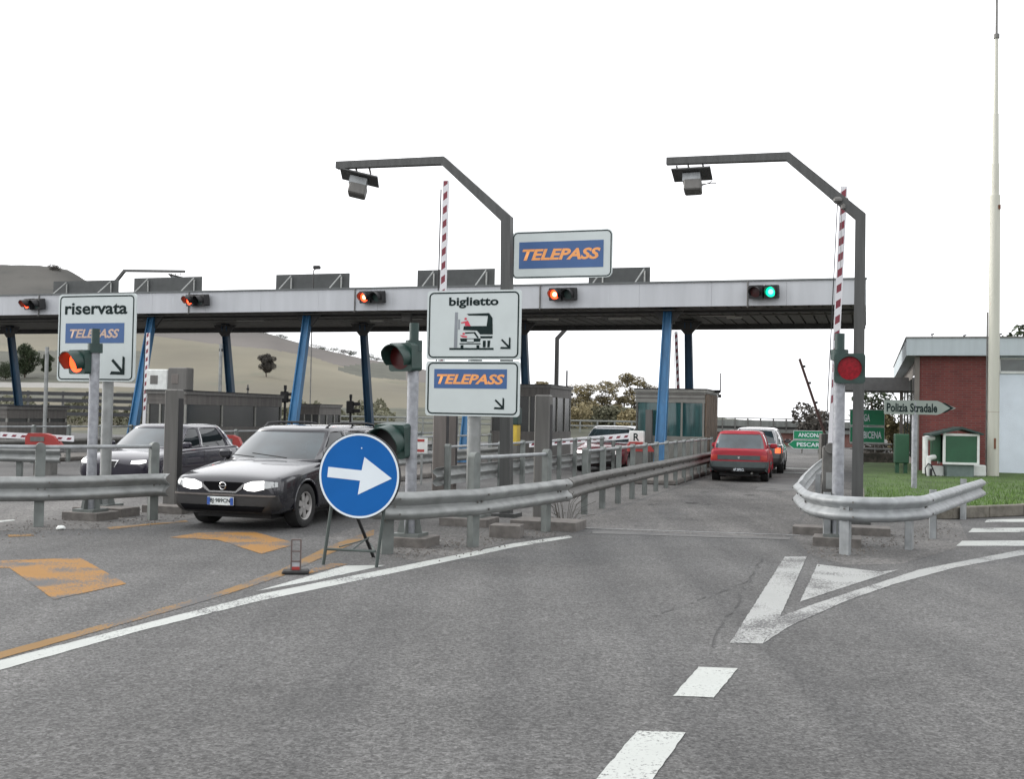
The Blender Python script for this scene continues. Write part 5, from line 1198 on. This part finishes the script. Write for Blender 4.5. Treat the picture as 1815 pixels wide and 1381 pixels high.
# litter
for i, (px, py, lb) in enumerate(((772, 961, 'crumpled white litter on the concrete nose'), (108, 938, 'scrap of white litter by the left guardrail'))):
    p = G(px, py, .01); mb = MB(); rr = random.Random(i); mb.lathe([(0, .0), (.05, .0), (.06, .02), (.035, .045), (0, .05)], (0, 0, 0), 'Z', 9)
    mb.v = [(x * rr.uniform(.7, 1.4), y * rr.uniform(.6, 1.2), z) for x, y, z in mb.v]; o = mb.build('litter', white_f); o.location = p; tag(o, lb, 'litter')
rr = random.Random(8)
for nm_, (ax_, ay_, bx_, by_), n_, lb_ in (('gravel', (700, 985, 1010, 935), 420, 'loose grit gathered on the concrete nose under the centre guardrail'), ('gravel', (1440, 985, 1690, 935), 380, 'loose grit gathered under the bright curved guardrail'), ('gravel', (10, 940, 320, 915), 260, 'loose grit gathered below the left guardrail')):
    mb = MB()
    for i in range(n_):
        f_ = rr.random(); p_ = G(ax_ + (bx_ - ax_) * f_ + rr.gauss(0, 8), ay_ + (by_ - ay_) * f_ + rr.gauss(0, 9)); h_ = rr.uniform(.004, .014); a_ = rr.uniform(0, 6)
        mb.box((p_.x, p_.y, .004 + h_ / 2), (h_ * rr.uniform(1.2, 2.4), h_ * rr.uniform(1, 2), h_), a_, taper=(.6, .6))
    tag(mb.build(nm_, conc), lb_, 'gravel', kind='stuff')
# weeds at the nose
p = G(1000, 930); mb = MB(); rr = random.Random(2)
for i in range(26): a = rr.uniform(0, 6.3); r_ = rr.uniform(.02, .3); h_ = rr.uniform(.15, .55); c = Vector((math.cos(a) * r_ * .4, math.sin(a) * r_ * .4, .0)); mb.tube([c, c + Vector((math.cos(a) * r_ * .5, math.sin(a) * r_ * .5, h_ * .7)), c + Vector((math.cos(a) * r_ * 1.3, math.sin(a) * r_, h_))], .004, 3)
o = mb.build('dry_weed', leaf_g); o.location = p; tag(o, 'dry wiry weed growing between the two guardrail ends', 'weed')

# ================================================================== CARS
def car(name, label, loc, heading, sp, paint, bumper, roofm=None):
    """x forward, y left"""
    t = thing(name, label, 'car', (loc[0], loc[1], 0), math.atan2(heading[1], heading[0]), 'cars at the toll plaza')
    Lc = sp['L']; h0 = Lc / 2; X = lambda s: h0 - s
    # ---- lower body
    st = sp['st']; mb = MB(); rows = []
    for (s, wd, zb_, zs, zt, wt) in st:
        hh = zs - zb_
        half = [(0, zb_), (wd * .80, zb_), (wd * .95, zb_ + .05), (wd * .995, zb_ + hh * .28), (wd, zb_ + hh * .55), (wd * .985, zb_ + hh * .82), (wd * .965, zs - .02), (wt, zs + .012), (wt * .62, zt - (zt - zs) * .25), (0, zt)]
        ring = [(X(s), y, z) for y, z in half] + [(X(s), -y, z) for y, z in reversed(half[1:-1])]
        rows.append(ring)
    K = len(rows[0]); vs = [v for r in rows for v in r]; fs = []
    for i in range(len(rows) - 1):
        for k in range(K): j = (k + 1) % K; fs.append((i * K + k, i * K + j, (i + 1) * K + j, (i + 1) * K + k))
    mb.add(vs, fs)
    for base, rv in ((0, False), ((len(rows) - 1) * K, True)):
        nh = K // 2
        # cap with strip quads
        f2 = []
        for a in range(nh):
            b1, b2 = a, a + 1; c1, c2 = (K - a) % K, (K - a - 1) % K
            q = []
            for w__ in (b1, b2, c2, c1):
                if w__ not in q: q.append(w__)
            if len(q) >= 3: f2.append(tuple(base + w__ for w__ in q))
        for f in f2: mb.f.append(f); mb.m.append(0)
    body = mb.build('body', paint, t)
    sub = body.modifiers.new('s', 'SUBSURF'); sub.levels = 2; sub.render_levels = 2
    # wheel arch cutter
    cutm = MB(); wr = sp['wr']; ra = wr * 1.16
    for xw in (sp['fa'], sp['fa'] + sp['wb']):
        for sy in (1, -1):
            y0 = sy * (sp['W'] / 2 + .1); y1 = sy * (sp['W'] / 2 - .30); n = 28
            vs = [Vector((X(xw) + ra * math.cos(2 * math.pi * i / n), y, wr + .01 + ra * math.sin(2 * math.pi * i / n))) for y in (y0, y1) for i in range(n)]
            cutm.add(vs, [tuple(range(n)), tuple(range(2 * n - 1, n - 1, -1))] + [(i, n + i, n + (i + 1) % n, (i + 1) % n) for i in range(n)])
    cut = cutm.build('cut', black)
    bo = body.modifiers.new('b', 'BOOLEAN'); bo.operation = 'DIFFERENCE'; bo.object = cut; bo.solver = 'EXACT'
    body.parent = None
    dg = bpy.context.evaluated_depsgraph_get(); dg.update()
    me = bpy.data.meshes.new_from_object(body.evaluated_get(dg)); body.modifiers.clear(); body.data = me; me.shade_smooth(); me.set_sharp_from_angle(angle=R(38)); body.parent = t
    bpy.data.objects.remove(cut)
    bvh = BVHTree.FromPolygons([v.co for v in me.vertices], [tuple(p.vertices) for p in me.polygons])
    # ---- greenhouse
    gz0, gz1, cr_ = sp['belt'], sp['roof'], sp['crown']
    colsB = sp['gb']; colsR = sp['gr']  # list of (s,y) half perimeter from front centre to rear centre
    fullB = colsB + [(s, -y) for s, y in reversed(colsB[1:-1])]; fullR = colsR + [(s, -y) for s, y in reversed(colsR[1:-1])]
    T = [0, .07, .35, .65, .92, 1.0]; N = len(fullB); V = []
    for tt in T:
        bul = .035 * math.sin(math.pi * tt)
        for (sb, yb), (sr, yr) in zip(fullB, fullR):
            y = yb + (yr - yb) * tt; s = sb + (sr - sb) * tt
            y += (bul if yb > 0 else -bul if yb < 0 else 0) * (abs(yb) / .8)
            V.append(Vector((X(s), y, gz0 + (gz1 - gz0) * tt)))
    cx = X((colsR[0][0] + colsR[-1][0]) / 2)
    for q_, dz in ((.93, .03), (.8, .05), (.5, cr_)):
        for (sr, yr) in fullR: V.append(Vector((cx + (X(sr) - cx) * q_, yr * q_, gz1 + dz)))
    V.append(Vector((cx, 0, gz1 + cr_ + .004)))
    nh = len(colsB) - 1
    parts = {}
    def put(key, f): parts.setdefault(key, []).append(f)
    gl = sp['glass']  # dict name-> list of column index ranges (half)
    rowsN = len(T) + 3
    for r in range(rowsN - 1):
        for c in range(N):
            c2 = (c + 1) % N; f = (r * N + c, r * N + c2, (r + 1) * N + c2, (r + 1) * N + c); key = 'greenhouse'
            if 1 <= r <= 3:
                hc_ = c if c < nh else (N - 1 - c)   # half segment index 0..nh-1
                sidek = '' if c < nh else '_r'
                for gname, segs in gl.items():
                    if hc_ in segs: key = gname + (sidek if gname not in ('windscreen', 'rear_window') else '')
            elif r >= len(T): key = 'greenhouse'
            put(key, f)
    for c in range(N): put('greenhouse', (((rowsN - 1)) * N + c, (rowsN - 1) * N + (c + 1) % N, rowsN * N))
    for key, fl in parts.items():
        used = sorted({i for f in fl for i in f}); mp = {o: i for i, o in enumerate(used)}; q = MB()
        inset = 0 if key == 'greenhouse' else .010
        ctr = Vector((cx, 0, (gz0 + gz1) / 2))
        pv = []
        for i in used:
            v = V[i].copy()
            if inset: v.y -= math.copysign(inset, v.y) if abs(v.y) > .3 and key.startswith('side') else 0; v.x += (-inset if key == 'windscreen' else inset if key == 'rear_window' else 0)
            pv.append(v)
        q.add(pv, [tuple(mp[i] for i in f) for f in fl])
        nm = {'greenhouse': 'roof', 'windscreen': 'windscreen', 'rear_window': 'rear_window'}.get(key, 'side_window')
        mm = paint if key == 'greenhouse' else (wind_glass if key in ('windscreen', 'rear_window') else car_glass)
        if key == 'greenhouse' and roofm: mm = roofm
        o = q.build(nm, mm, t, smooth=30)
        if key == 'greenhouse':
            so = o.modifiers.new('t', 'SOLIDIFY'); so.thickness = .03; so.offset = -1
    # dark cabin floor so that no light leaks through the shell
    # ---- wheels
    for xw in (sp['fa'], sp['fa'] + sp['wb']):
        for sy in (1, -1):
            yo = sy * (sp['W'] / 2 - .035); q = MB(); tw = .19
            prof = [(wr * .62, 0), (wr * .66, .012), (wr * .9, .02), (wr * .985, .008), (wr, -.03), (wr, -tw + .03), (wr * .96, -tw), (wr * .6, -tw)]
            q.lathe([(r_, sy * h_) for r_, h_ in prof], (X(xw), yo, wr), 'Y', 32); wh = q.build('wheel', rubber, t, smooth=40)
            q = MB(); q.lathe([(0, -sy * .02), (wr * .14, -sy * .012), (wr * .2, -sy * .03)], (X(xw), yo, wr), 'Y', 20)
            for k in range(6):
                a = k * math.pi / 3 + .3; ex = Vector((math.cos(a), 0, math.sin(a))); ez = Vector((-math.sin(a), 0, math.cos(a)))
                q.prism([(wr * .12, -wr * .13), (wr * .55, -wr * .13), (wr * .64, -wr * .2), (wr * .64, wr * .2), (wr * .55, wr * .13), (wr * .12, wr * .13)], Vector((X(xw), yo - sy * .035, wr)), ex, ez, Vector((0, sy, 0)), .02)
            q.lathe([(wr * .56, -sy * .03), (wr * .60, -sy * .0), (wr * .65, sy * .008), (wr * .67, -sy * .01), (wr * .67, -sy * .05)], (X(xw), yo, wr), 'Y', 32)
            q.build('rim', rim_m, wh, smooth=40)
            q = MB(); q.lathe([(0, -sy * .06), (wr * .62, -sy * .06)], (X(xw), yo, wr), 'Y', 24); q.build('brake_disc', black, wh)
    for xw in (sp['fa'], sp['fa'] + sp['wb']):
        for sy in (1, -1):
            q = MB(); q.tube([(X(xw) + ra * math.cos(a_), sy * (sp['W'] / 2 - .012), wr + .01 + ra * math.sin(a_)) for a_ in [R(-8 + 196 * i / 20) for i in range(21)]], .016, 6); q.build('wheel_arch', paint, t, smooth=50)
    # ---- projected parts
    def patch(nm, poly, m, face='front', off=.006, th=.03, par=None, res=.045, sy=1):
        import bmesh as _b
        bm = _b.new(); vv = [bm.verts.new((a, b, 0)) for a, b in poly]; bm.faces.new(vv)
        for _ in range(12):
            long_ = [e for e in bm.edges if e.calc_length() > res * 2]
            if not long_: break
            _b.ops.subdivide_edges(bm, edges=long_, cuts=1, use_grid_fill=True); _b.ops.triangulate(bm, faces=bm.faces[:])
        vs = []; 
        for v in bm.verts:
            a, b = v.co.x, v.co.y
            if face == 'front': o_, d_ = Vector((6, a, b)), Vector((-1, 0, 0))
            elif face == 'rear': o_, d_ = Vector((-6, a, b)), Vector((1, 0, 0))
            else: o_, d_ = Vector((a, sy * 4, b)), Vector((0, -sy, 0))
            hit = bvh.ray_cast(o_, d_)
            q_ = hit[0] if hit[0] is not None else None
            vs.append((v.index, q_, d_, (a, b)))
        good = [x[1] for x in vs if x[1] is not None]
        if not good: bm.free(); return None
        ax = 0 if face != 'side' else 1
        avg = sum(g_[ax] for g_ in good) / len(good); bm.verts.ensure_lookup_table(); bm.verts.index_update()
        pts = []
        for i, v in enumerate(bm.verts):
            _, q_, d_, (a, b) = vs[i]
            if q_ is None: q_ = Vector((avg, a, b)) if face != 'side' else Vector((a, avg, b))
            pts.append(q_ - d_ * off)
        dv = vs[0][2]
        for v, q_ in zip(bm.verts, pts): v.co = q_
        ret = _b.ops.extrude_face_region(bm, geom=bm.faces[:]); nv = [x for x in ret['geom'] if isinstance(x, _b.types.BMVert)]
        for v in nv: v.co += dv * th
        _b.ops.recalc_face_normals(bm, faces=bm.faces[:])
        me_ = bpy.data.meshes.new(nm); bm.to_mesh(me_); bm.free(); me_.materials.append(m); me_.shade_smooth(); me_.set_sharp_from_angle(angle=R(50))
        o = bpy.data.objects.new(nm, me_); col.objects.link(o); o.parent = par or t; return o
    for pr in sp['patches']:
        nm, poly, m = pr[0], pr[1], pr[2]; kw = pr[3] if len(pr) > 3 else {}
        kw = dict(kw); mir = kw.pop('mirror', False)
        if kw.get('face') == 'side':
            for sy in (1, -1): patch(nm, [(X(a), b) for a, b in poly], m, sy=sy, **kw)
        else:
            patch(nm, poly, m, **kw)
            if mir: patch(nm, [(-a, b) for a, b in reversed(poly)], m, **kw)
    for sy in (1, -1):
        q = MB(); q.box((X(sp['mir'][0]), sy * (sp['W'] / 2 + .05), sp['mir'][1]), (.1, .2, .13), bev=.03); q.tube([(X(sp['mir'][0]), sy * (sp['W'] / 2 - .12), sp['mir'][1] - .05), (X(sp['mir'][0]), sy * (sp['W'] / 2 + .02), sp['mir'][1] - .02)], .02, 6); q.build('mirror', paint, t, smooth=40)
    q = MB(); q.box((X(Lc / 2), 0, .235), (Lc * .86, sp['W'] * .68, .16)); q.build('underbody', black, t)
    t['_x'] = 0.0; del t['_x']
    return t, X, patch

def half(pts): return pts
# estate car
ST_W = [(0.0, .62, .32, .655, .685, .54), (.03, .75, .25, .70, .735, .66), (.12, .825, .21, .735, .785, .71), (.40, .852, .20, .79, .85, .74), (.85, .857, .20, .86, .92, .74), (1.20, .855, .20, .905, .970, .74), (1.45, .855, .20, .915, .95, .78), (2.2, .855, .20, .925, .95, .79), (3.2, .855, .20, .93, .955, .79), (3.9, .85, .21, .935, .955, .78), (4.28, .81, .24, .93, .95, .73), (4.44, .76, .30, .90, .92, .68), (4.49, .66, .36, .84, .86, .58)]
GB_W = [(1.12, 0), (1.14, .30), (1.20, .55), (1.32, .70), (1.44, .755), (1.85, .785), (2.33, .80), (2.43, .80), (2.9, .80), (3.28, .795), (3.38, .79), (3.7, .785), (4.02, .765), (4.22, .70), (4.33, .60), (4.38, .3), (4.40, 0)]
GR_W = [(1.86, 0), (1.88, .27), (1.92, .47), (1.99, .565), (2.08, .60), (2.2, .61), (2.40, .615), (2.50, .615), (2.9, .615), (3.25, .61), (3.35, .61), (3.6, .60), (3.85, .585), (4.02, .54), (4.10, .46), (4.14, .25), (4.15, 0)]
wag = dict(L=4.49, W=1.71, wr=.315, fa=.86, wb=2.64, st=ST_W, belt=.925, roof=1.39, crown=.065, gb=GB_W, gr=GR_W,
    glass={'windscreen': [0, 1, 2], 'side1': [4, 5], 'side2': [7, 8], 'side3': [10, 11], 'rear_window': [14, 15]}, mir=(1.55, 1.0), patches=[])
def plate_txt(t, s, X, xs, z, w_, front=True, dark=False):
    rx = X + (.012 if front else -.012); q = MB(); q.box((X, 0, z), (.018, w_, .115), bev=.004); pl_ = q.build('licence_plate', black if dark else plate_lic, t)
    q = MB()
    for sg in () if dark else (-1, 1): q.box((X + (.0095 if front else -.0095), sg * (w_ / 2 - .025), z), (.004, .045, .105))
    if not dark: q.build('plate_end', plate_blu, pl_)
    o = text(s, plate_w if dark else ink, pl_, -w_ * .38, z - .036, w_ * .38, z + .036, 0, .02, name='plate_number')
    for v in o.data.vertices: v.co = (rx + (.001 if front else -.001), v.co.x * (1 if front else -1), v.co.z)
    return pl_
HL = [(.30, .575), (.33, .665), (.52, .705), (.72, .715), (.80, .70), (.80, .60), (.60, .565), (.42, .555)]
pitch = mat('grille_black', (.004, .004, .005), .8, 0, .1, spec=.1)
wag['patches'] = [
    ('headlight', [(.33, .585), (.34, .65), (.45, .69), (.62, .70), (.63, .585), (.5, .555), (.39, .56)], headlamp, dict(face='front', off=.02, mirror=True)),
    ('indicator', [(.635, .59), (.625, .70), (.78, .685), (.79, .62)], lamp_gl, dict(face='front', off=.014, mirror=True, th=.05)),
    ('grille', [(-.30, .585), (-.20, .545), (.20, .545), (.30, .585), (.30, .67), (-.30, .67)], pitch, dict(face='front', off=.010)),
    ('grille_trim', [(-.34, .645), (-.29, .575), (-.205, .525), (.205, .525), (.29, .575), (.34, .645), (.31, .645), (.20, .547), (-.20, .547), (-.31, .645)], chrome, dict(face='front', off=.018, res=.03)),
    ('bumper', [(-.80, .50), (-.7, .515), (.7, .515), (.80, .50), (.82, .34), (.74, .235), (-.74, .235), (-.82, .34)], bump_m, dict(face='front', off=.028, th=.06)),
    ('bumper_sheen', [(-.78, .485), (.78, .485), (.78, .505), (-.78, .505)], cab2_m, dict(face='front', off=.045)),  # lighter strip paints in the reflection along the bumper top
    ('air_intake', [(-.60, .27), (.60, .27), (.66, .35), (-.66, .35)], pitch, dict(face='front', off=.034)),
    ('side_moulding', [(1.5, .50), (3.25, .50), (3.25, .56), (1.5, .56)], bump_m, dict(face='side', off=.012)),
    ('sill', [(1.35, .215), (3.2, .215), (3.2, .29), (1.35, .29)], bump_m, dict(face='side', off=.008)),
    ('door_gap', [(1.43, .30), (1.45, .30), (1.45, .88), (1.43, .88)], black, dict(face='side', off=.002)),
    ('door_gap', [(2.44, .30), (2.46, .30), (2.46, .88), (2.44, .88)], black, dict(face='side', off=.002)),
    ('door_handle', [(2.2, .78), (2.36, .78), (2.36, .815), (2.2, .815)], bump_m, dict(face='side', off=.02)),
    ('tail_light', [(.62, .6), (.80, .6), (.80, .9), (.62, .9)], off_red, dict(face='rear', mirror=True)),
    ('bumper', [(-.80, .5), (.80, .5), (.80, .26), (-.80, .26)], bump_m, dict(face='rear', off=.03))]
nw = G(533, 935); v_ = Vector((cT, -sT, 0)); hd = R(16.5); h_ = Vector((-math.sin(hd), -math.cos(hd), 0)); sidev = Vector((math.cos(hd), -math.sin(hd), 0))
axle = nw - sidev * .76; ctr = axle - h_ * (4.49 / 2 - .86)
t, X, patch = car('estate_car', 'dark grey estate car with lit headlights and roof rails behind the round sign', ctr, h_, wag, wagon_p, bump_m)
plate_txt(t, 'BJ·989CN', X(0) + .056, 0, .41, .41)
q = MB(); q.lathe([(.040, 0), (.048, .006), (.056, 0)], (X(0) + .012, 0, .615), 'X', 24); q.box((X(0) + .02, 0, .615), (.012, .11, .012)); q.build('badge', chrome, t, smooth=40)
for sy in (1, -1):
    q = MB(); q.tube([(X(2.05), sy * .53, 1.40), (X(2.2), sy * .54, 1.475), (X(2.6), sy * .55, 1.49), (X(3.6), sy * .545, 1.485), (X(3.85), sy * .53, 1.465), (X(3.98), sy * .52, 1.40)], .017, 8); q.tube([(X(3.0), sy * .55, 1.43), (X(3.0), sy * .55, 1.49)], .02, 8); q.build('roof_rail', black, t, smooth=50)
q = MB(); q.tube([(X(1.16), .35, .975), (X(1.22), -.25, 1.03)], .008, 5); q.tube([(X(1.18), -.2, .975), (X(1.26), -.62, 1.0)], .008, 5); q.build('wiper', black, t)
q = MB(); 
for yy_, zz_ in ((-.25, 1.12), (.28, 1.13)): q.box((X(1.5) - .26, yy_, zz_), (.01, .14, .05))
# hatchback, violet
def hatch_spec(Lc, W, H, steep=.35, box=False):
    w = W / 2; k = H / 1.42; b = .90 * k
    st = [(0.0, w * .66, .34, .57, .60, w * .56), (.04, w * .84, .26, .62, .66, w * .70), (.16, w * .94, .21, .67, .725, w * .8), (.4, w * .985, .19, .735, .80, w * .84), (.75, w, .19, .80 * k, .87 * k, w * .85), (1.0, w, .19, .85 * k, .92 * k, w * .86), (1.25, w, .19, .875 * k, .91 * k, w * .92), (2.2, w, .19, .90 * k, .925 * k, w * .925), (Lc - .7, w, .20, .91 * k, .93 * k, w * .92), (Lc - .28, w * .97, .23, .91 * k, .93 * k, w * .88), (Lc - .06, w * .92, .30, .88 * k, .90 * k, w * .82), (Lc, w * .84, .34, .80 * k, .82 * k, w * .72)]
    if box: st = [(s, min(w, wd * 1.02), zb_, zs, zt, wt) for s, wd, zb_, zs, zt, wt in st]; st[-1] = (Lc, w * .94, .33, .86 * k, .88 * k, w * .84); st[-2] = (Lc - .06, w * .97, .28, .89 * k, .91 * k, w * .88)
    r0_, r1_ = 1.7, Lc - .22 - steep
    e = Lc - .10
    gb = [(.98, 0), (1.0, w * .35), (1.06, w * .64), (1.16, w * .82), (1.28, w * .885), (1.7, w * .915), (2.1, w * .93), (2.2, w * .93), (2.6, w * .93), (e - .75, w * .92), (e - .62, w * .915), (e - .5, w * .91), (e - .36, w * .90), (e - .18, w * .84), (e - .08, w * .74), (e - .03, w * .37), (e, 0)]
    wr_ = w * .735
    gr = [(r0_, 0), (r0_ + .02, wr_ * .45), (r0_ + .06, wr_ * .76), (r0_ + .12, wr_ * .92), (r0_ + .2, wr_ * .975), (r0_ + .34, wr_), (2.16, wr_), (2.26, wr_), (2.5, wr_), (r1_ - .42, wr_), (r1_ - .32, wr_ * .99), (r1_ - .25, wr_ * .985), (r1_ - .18, wr_ * .97), (r1_ - .06, wr_ * .93), (r1_ - .02, wr_ * .84), (r1_, wr_ * .42), (r1_ + .01, 0)]
    return dict(L=Lc, W=W, wr=.29, fa=.80, wb=Lc - 1.55, st=st, belt=b - .01, roof=H - .065, crown=.06, gb=gb, gr=gr, glass={'windscreen': [0, 1, 2], 'side1': [4, 5], 'side2': [7, 8, 9], 'rear_window': [13, 14, 15]}, mir=(1.35, b + .06), patches=[])
sp = hatch_spec(4.05, 1.68, 1.36, .5)
w = .84
sp['patches'] = [('headlight', [(.44, .575), (.44, .635), (.70, .65), (.72, .60), (.62, .57)], headlamp, dict(face='front', off=.012, mirror=True)),
    ('grille', [(-.14, .62), (.14, .62), (.03, .40), (-.03, .40)], black, dict(face='front', off=.012)),
    ('grille_trim', [(-.17, .64), (.17, .64), (.04, .38), (-.04, .38), (-.03, .40), (.03, .40), (.14, .62), (-.14, .62)], chrome, dict(face='front', off=.018, res=.03)),
    ('bumper', [(-.80, .50), (-.3, .50), (.3, .50), (.80, .50), (.80, .34), (.70, .24), (-.70, .24), (-.80, .34)], blue_p, dict(face='front', off=.022, th=.05)),
    ('air_intake', [(-.5, .27), (.5, .27), (.5, .34), (-.5, .34)], black, dict(face='front', off=.03)),
    ('side_moulding', [(1.2, .48), (3.1, .48), (3.1, .53), (1.2, .53)], blue_p, dict(face='side', off=.012)),
    ('door_gap', [(1.2, .30), (1.22, .30), (1.22, .86), (1.2, .86)], black, dict(face='side', off=.002)),
    ('door_gap', [(2.2, .30), (2.22, .30), (2.22, .86), (2.2, .86)], black, dict(face='side', off=.002))]
fc = P(134, 825, 22.0); hd = R(13); h_ = Vector((-math.sin(hd), -math.cos(hd), 0)); sv = Vector((math.cos(hd), -math.sin(hd), 0))
ctr = Vector((fc.x, fc.y, 0)) + sv * .80 - h_ * 2.0
car('hatchback_car', 'dark violet hatchback with lit headlights behind the left guardrail', ctr, h_, sp, blue_p, blue_p)
# red hatchback, seen from behind
sp = hatch_spec(3.7, 1.56, 1.39, .22, box=True)
b_ = sp['belt']
sp['patches'] = [('tail_light', [(.58, .60), (.74, .60), (.74, .73), (.58, .73)], mat('tail_red', (.35, .03, .02), .3), dict(face='rear', off=.012, mirror=True)),
    ('grey_panel', [(-.56, .60), (.56, .60), (.56, .72), (-.56, .72)], bump_g, dict(face='rear', off=.01)),
    ('bumper', [(-.77, .42), (-.7, .40), (.7, .40), (.77, .42), (.77, .56), (-.77, .56)], bump_g, dict(face='rear', off=.05, th=.08)),
    ('valance', [(-.74, .22), (.74, .22), (.77, .40), (-.77, .40)], black, dict(face='rear', off=.03, th=.08)), ('sill', [(1.15, .2), (2.95, .2), (2.95, .36), (1.15, .36)], black, dict(face='side', off=.008)),
    ('bumper_end', [(3.38, .30), (3.66, .30), (3.66, .56), (3.38, .56)], bump_g, dict(face='side', off=.02)),
    ('headlight', [(.42, .57), (.42, .64), (.66, .64), (.66, .57)], lamp_gl, dict(face='front', off=.012, mirror=True)),
    ('side_moulding', [(1.2, .42), (2.8, .42), (2.8, .50), (1.2, .50)], bump_g, dict(face='side', off=.012))]
hd = R(15.5); h_ = Vector((math.sin(hd), math.cos(hd), 0)); rc_ = G(1312, 852.5); ctr = Vector((rc_.x, rc_.y, 0)) + h_ * (3.7 / 2 - .75)
t, X, patch = car('hatchback_car', 'small boxy red hatchback seen from behind in the open lane', ctr, h_, sp, redc_p, bump_g)
plate_txt(t, 'AP 287012', X(3.7) - .06, 0, .34, .36, False, True)
q = MB(); q.box((X(3.7) - .02, 0, .66), (.01, .05, .05)); q.build('badge', chrome, t)
q = MB(); q.tube([(X(3.6), -.35, .25), (X(3.74), -.35, .25)], .03, 8); q.build('exhaust', galv_d, t)
# grey estate ahead of it
import copy as _c
sp = _c.deepcopy({k_: v for k_, v in wag.items() if k_ != 'patches'})
sp['patches'] = [('tail_light', [(.60, .66), (.81, .66), (.81, .82), (.60, .82)], mat('lit_tail', (.5, .05, .02), .3, emit=(1, .10, .03), es=1.8, var=.02), dict(face='rear', off=.012, mirror=True)),
    ('bumper', [(-.80, .5), (.80, .5), (.80, .26), (-.80, .26)], bump_m, dict(face='rear', off=.03)), ('headlight', [(.42, .57), (.42, .66), (.7, .66), (.7, .57)], lamp_gl, dict(face='front', off=.012, mirror=True))]
rc_ = P(1339, 800, 34.6); ctr = Vector((rc_.x, rc_.y, 0)) + h_ * (4.49 / 2)
t, X, patch = car('estate_car', 'grey estate car with pale roof and lit tail light ahead of the red hatchback', ctr, h_, sp, grey_p, bump_m, roofm=mat('pale_roof_and_sheen', (.42, .43, .44), .25, .3, .05, coat=1))
# maroon car in the next lane
sp = hatch_spec(4.0, 1.66, 1.42, .4)
sp['patches'] = [('headlight', [(.44, .575), (.44, .66), (.70, .66), (.70, .59)], headlamp, dict(face='front', off=.012, mirror=True)), ('bumper', [(-.78, .50), (.78, .50), (.70, .24), (-.70, .24)], bump_m, dict(face='front', off=.022, th=.05)), ('grille', [(-.4, .57), (.4, .57), (.4, .64), (-.4, .64)], black, dict(face='front', off=.012))]
hd = R(19); h_ = Vector((-math.sin(hd), -math.cos(hd), 0)); fc = P(1058, 800, 33.4); ctr = Vector((fc.x, fc.y, 0)) - h_ * 2.0
car('hatchback_car', 'maroon car with sky reflection painted on its roof, waiting behind the closed striped barrier', ctr, h_, sp, maroon_p, bump_m, roofm=MATS['pale_roof_and_sheen'])  # the pale roof colour paints in the sky reflected on it
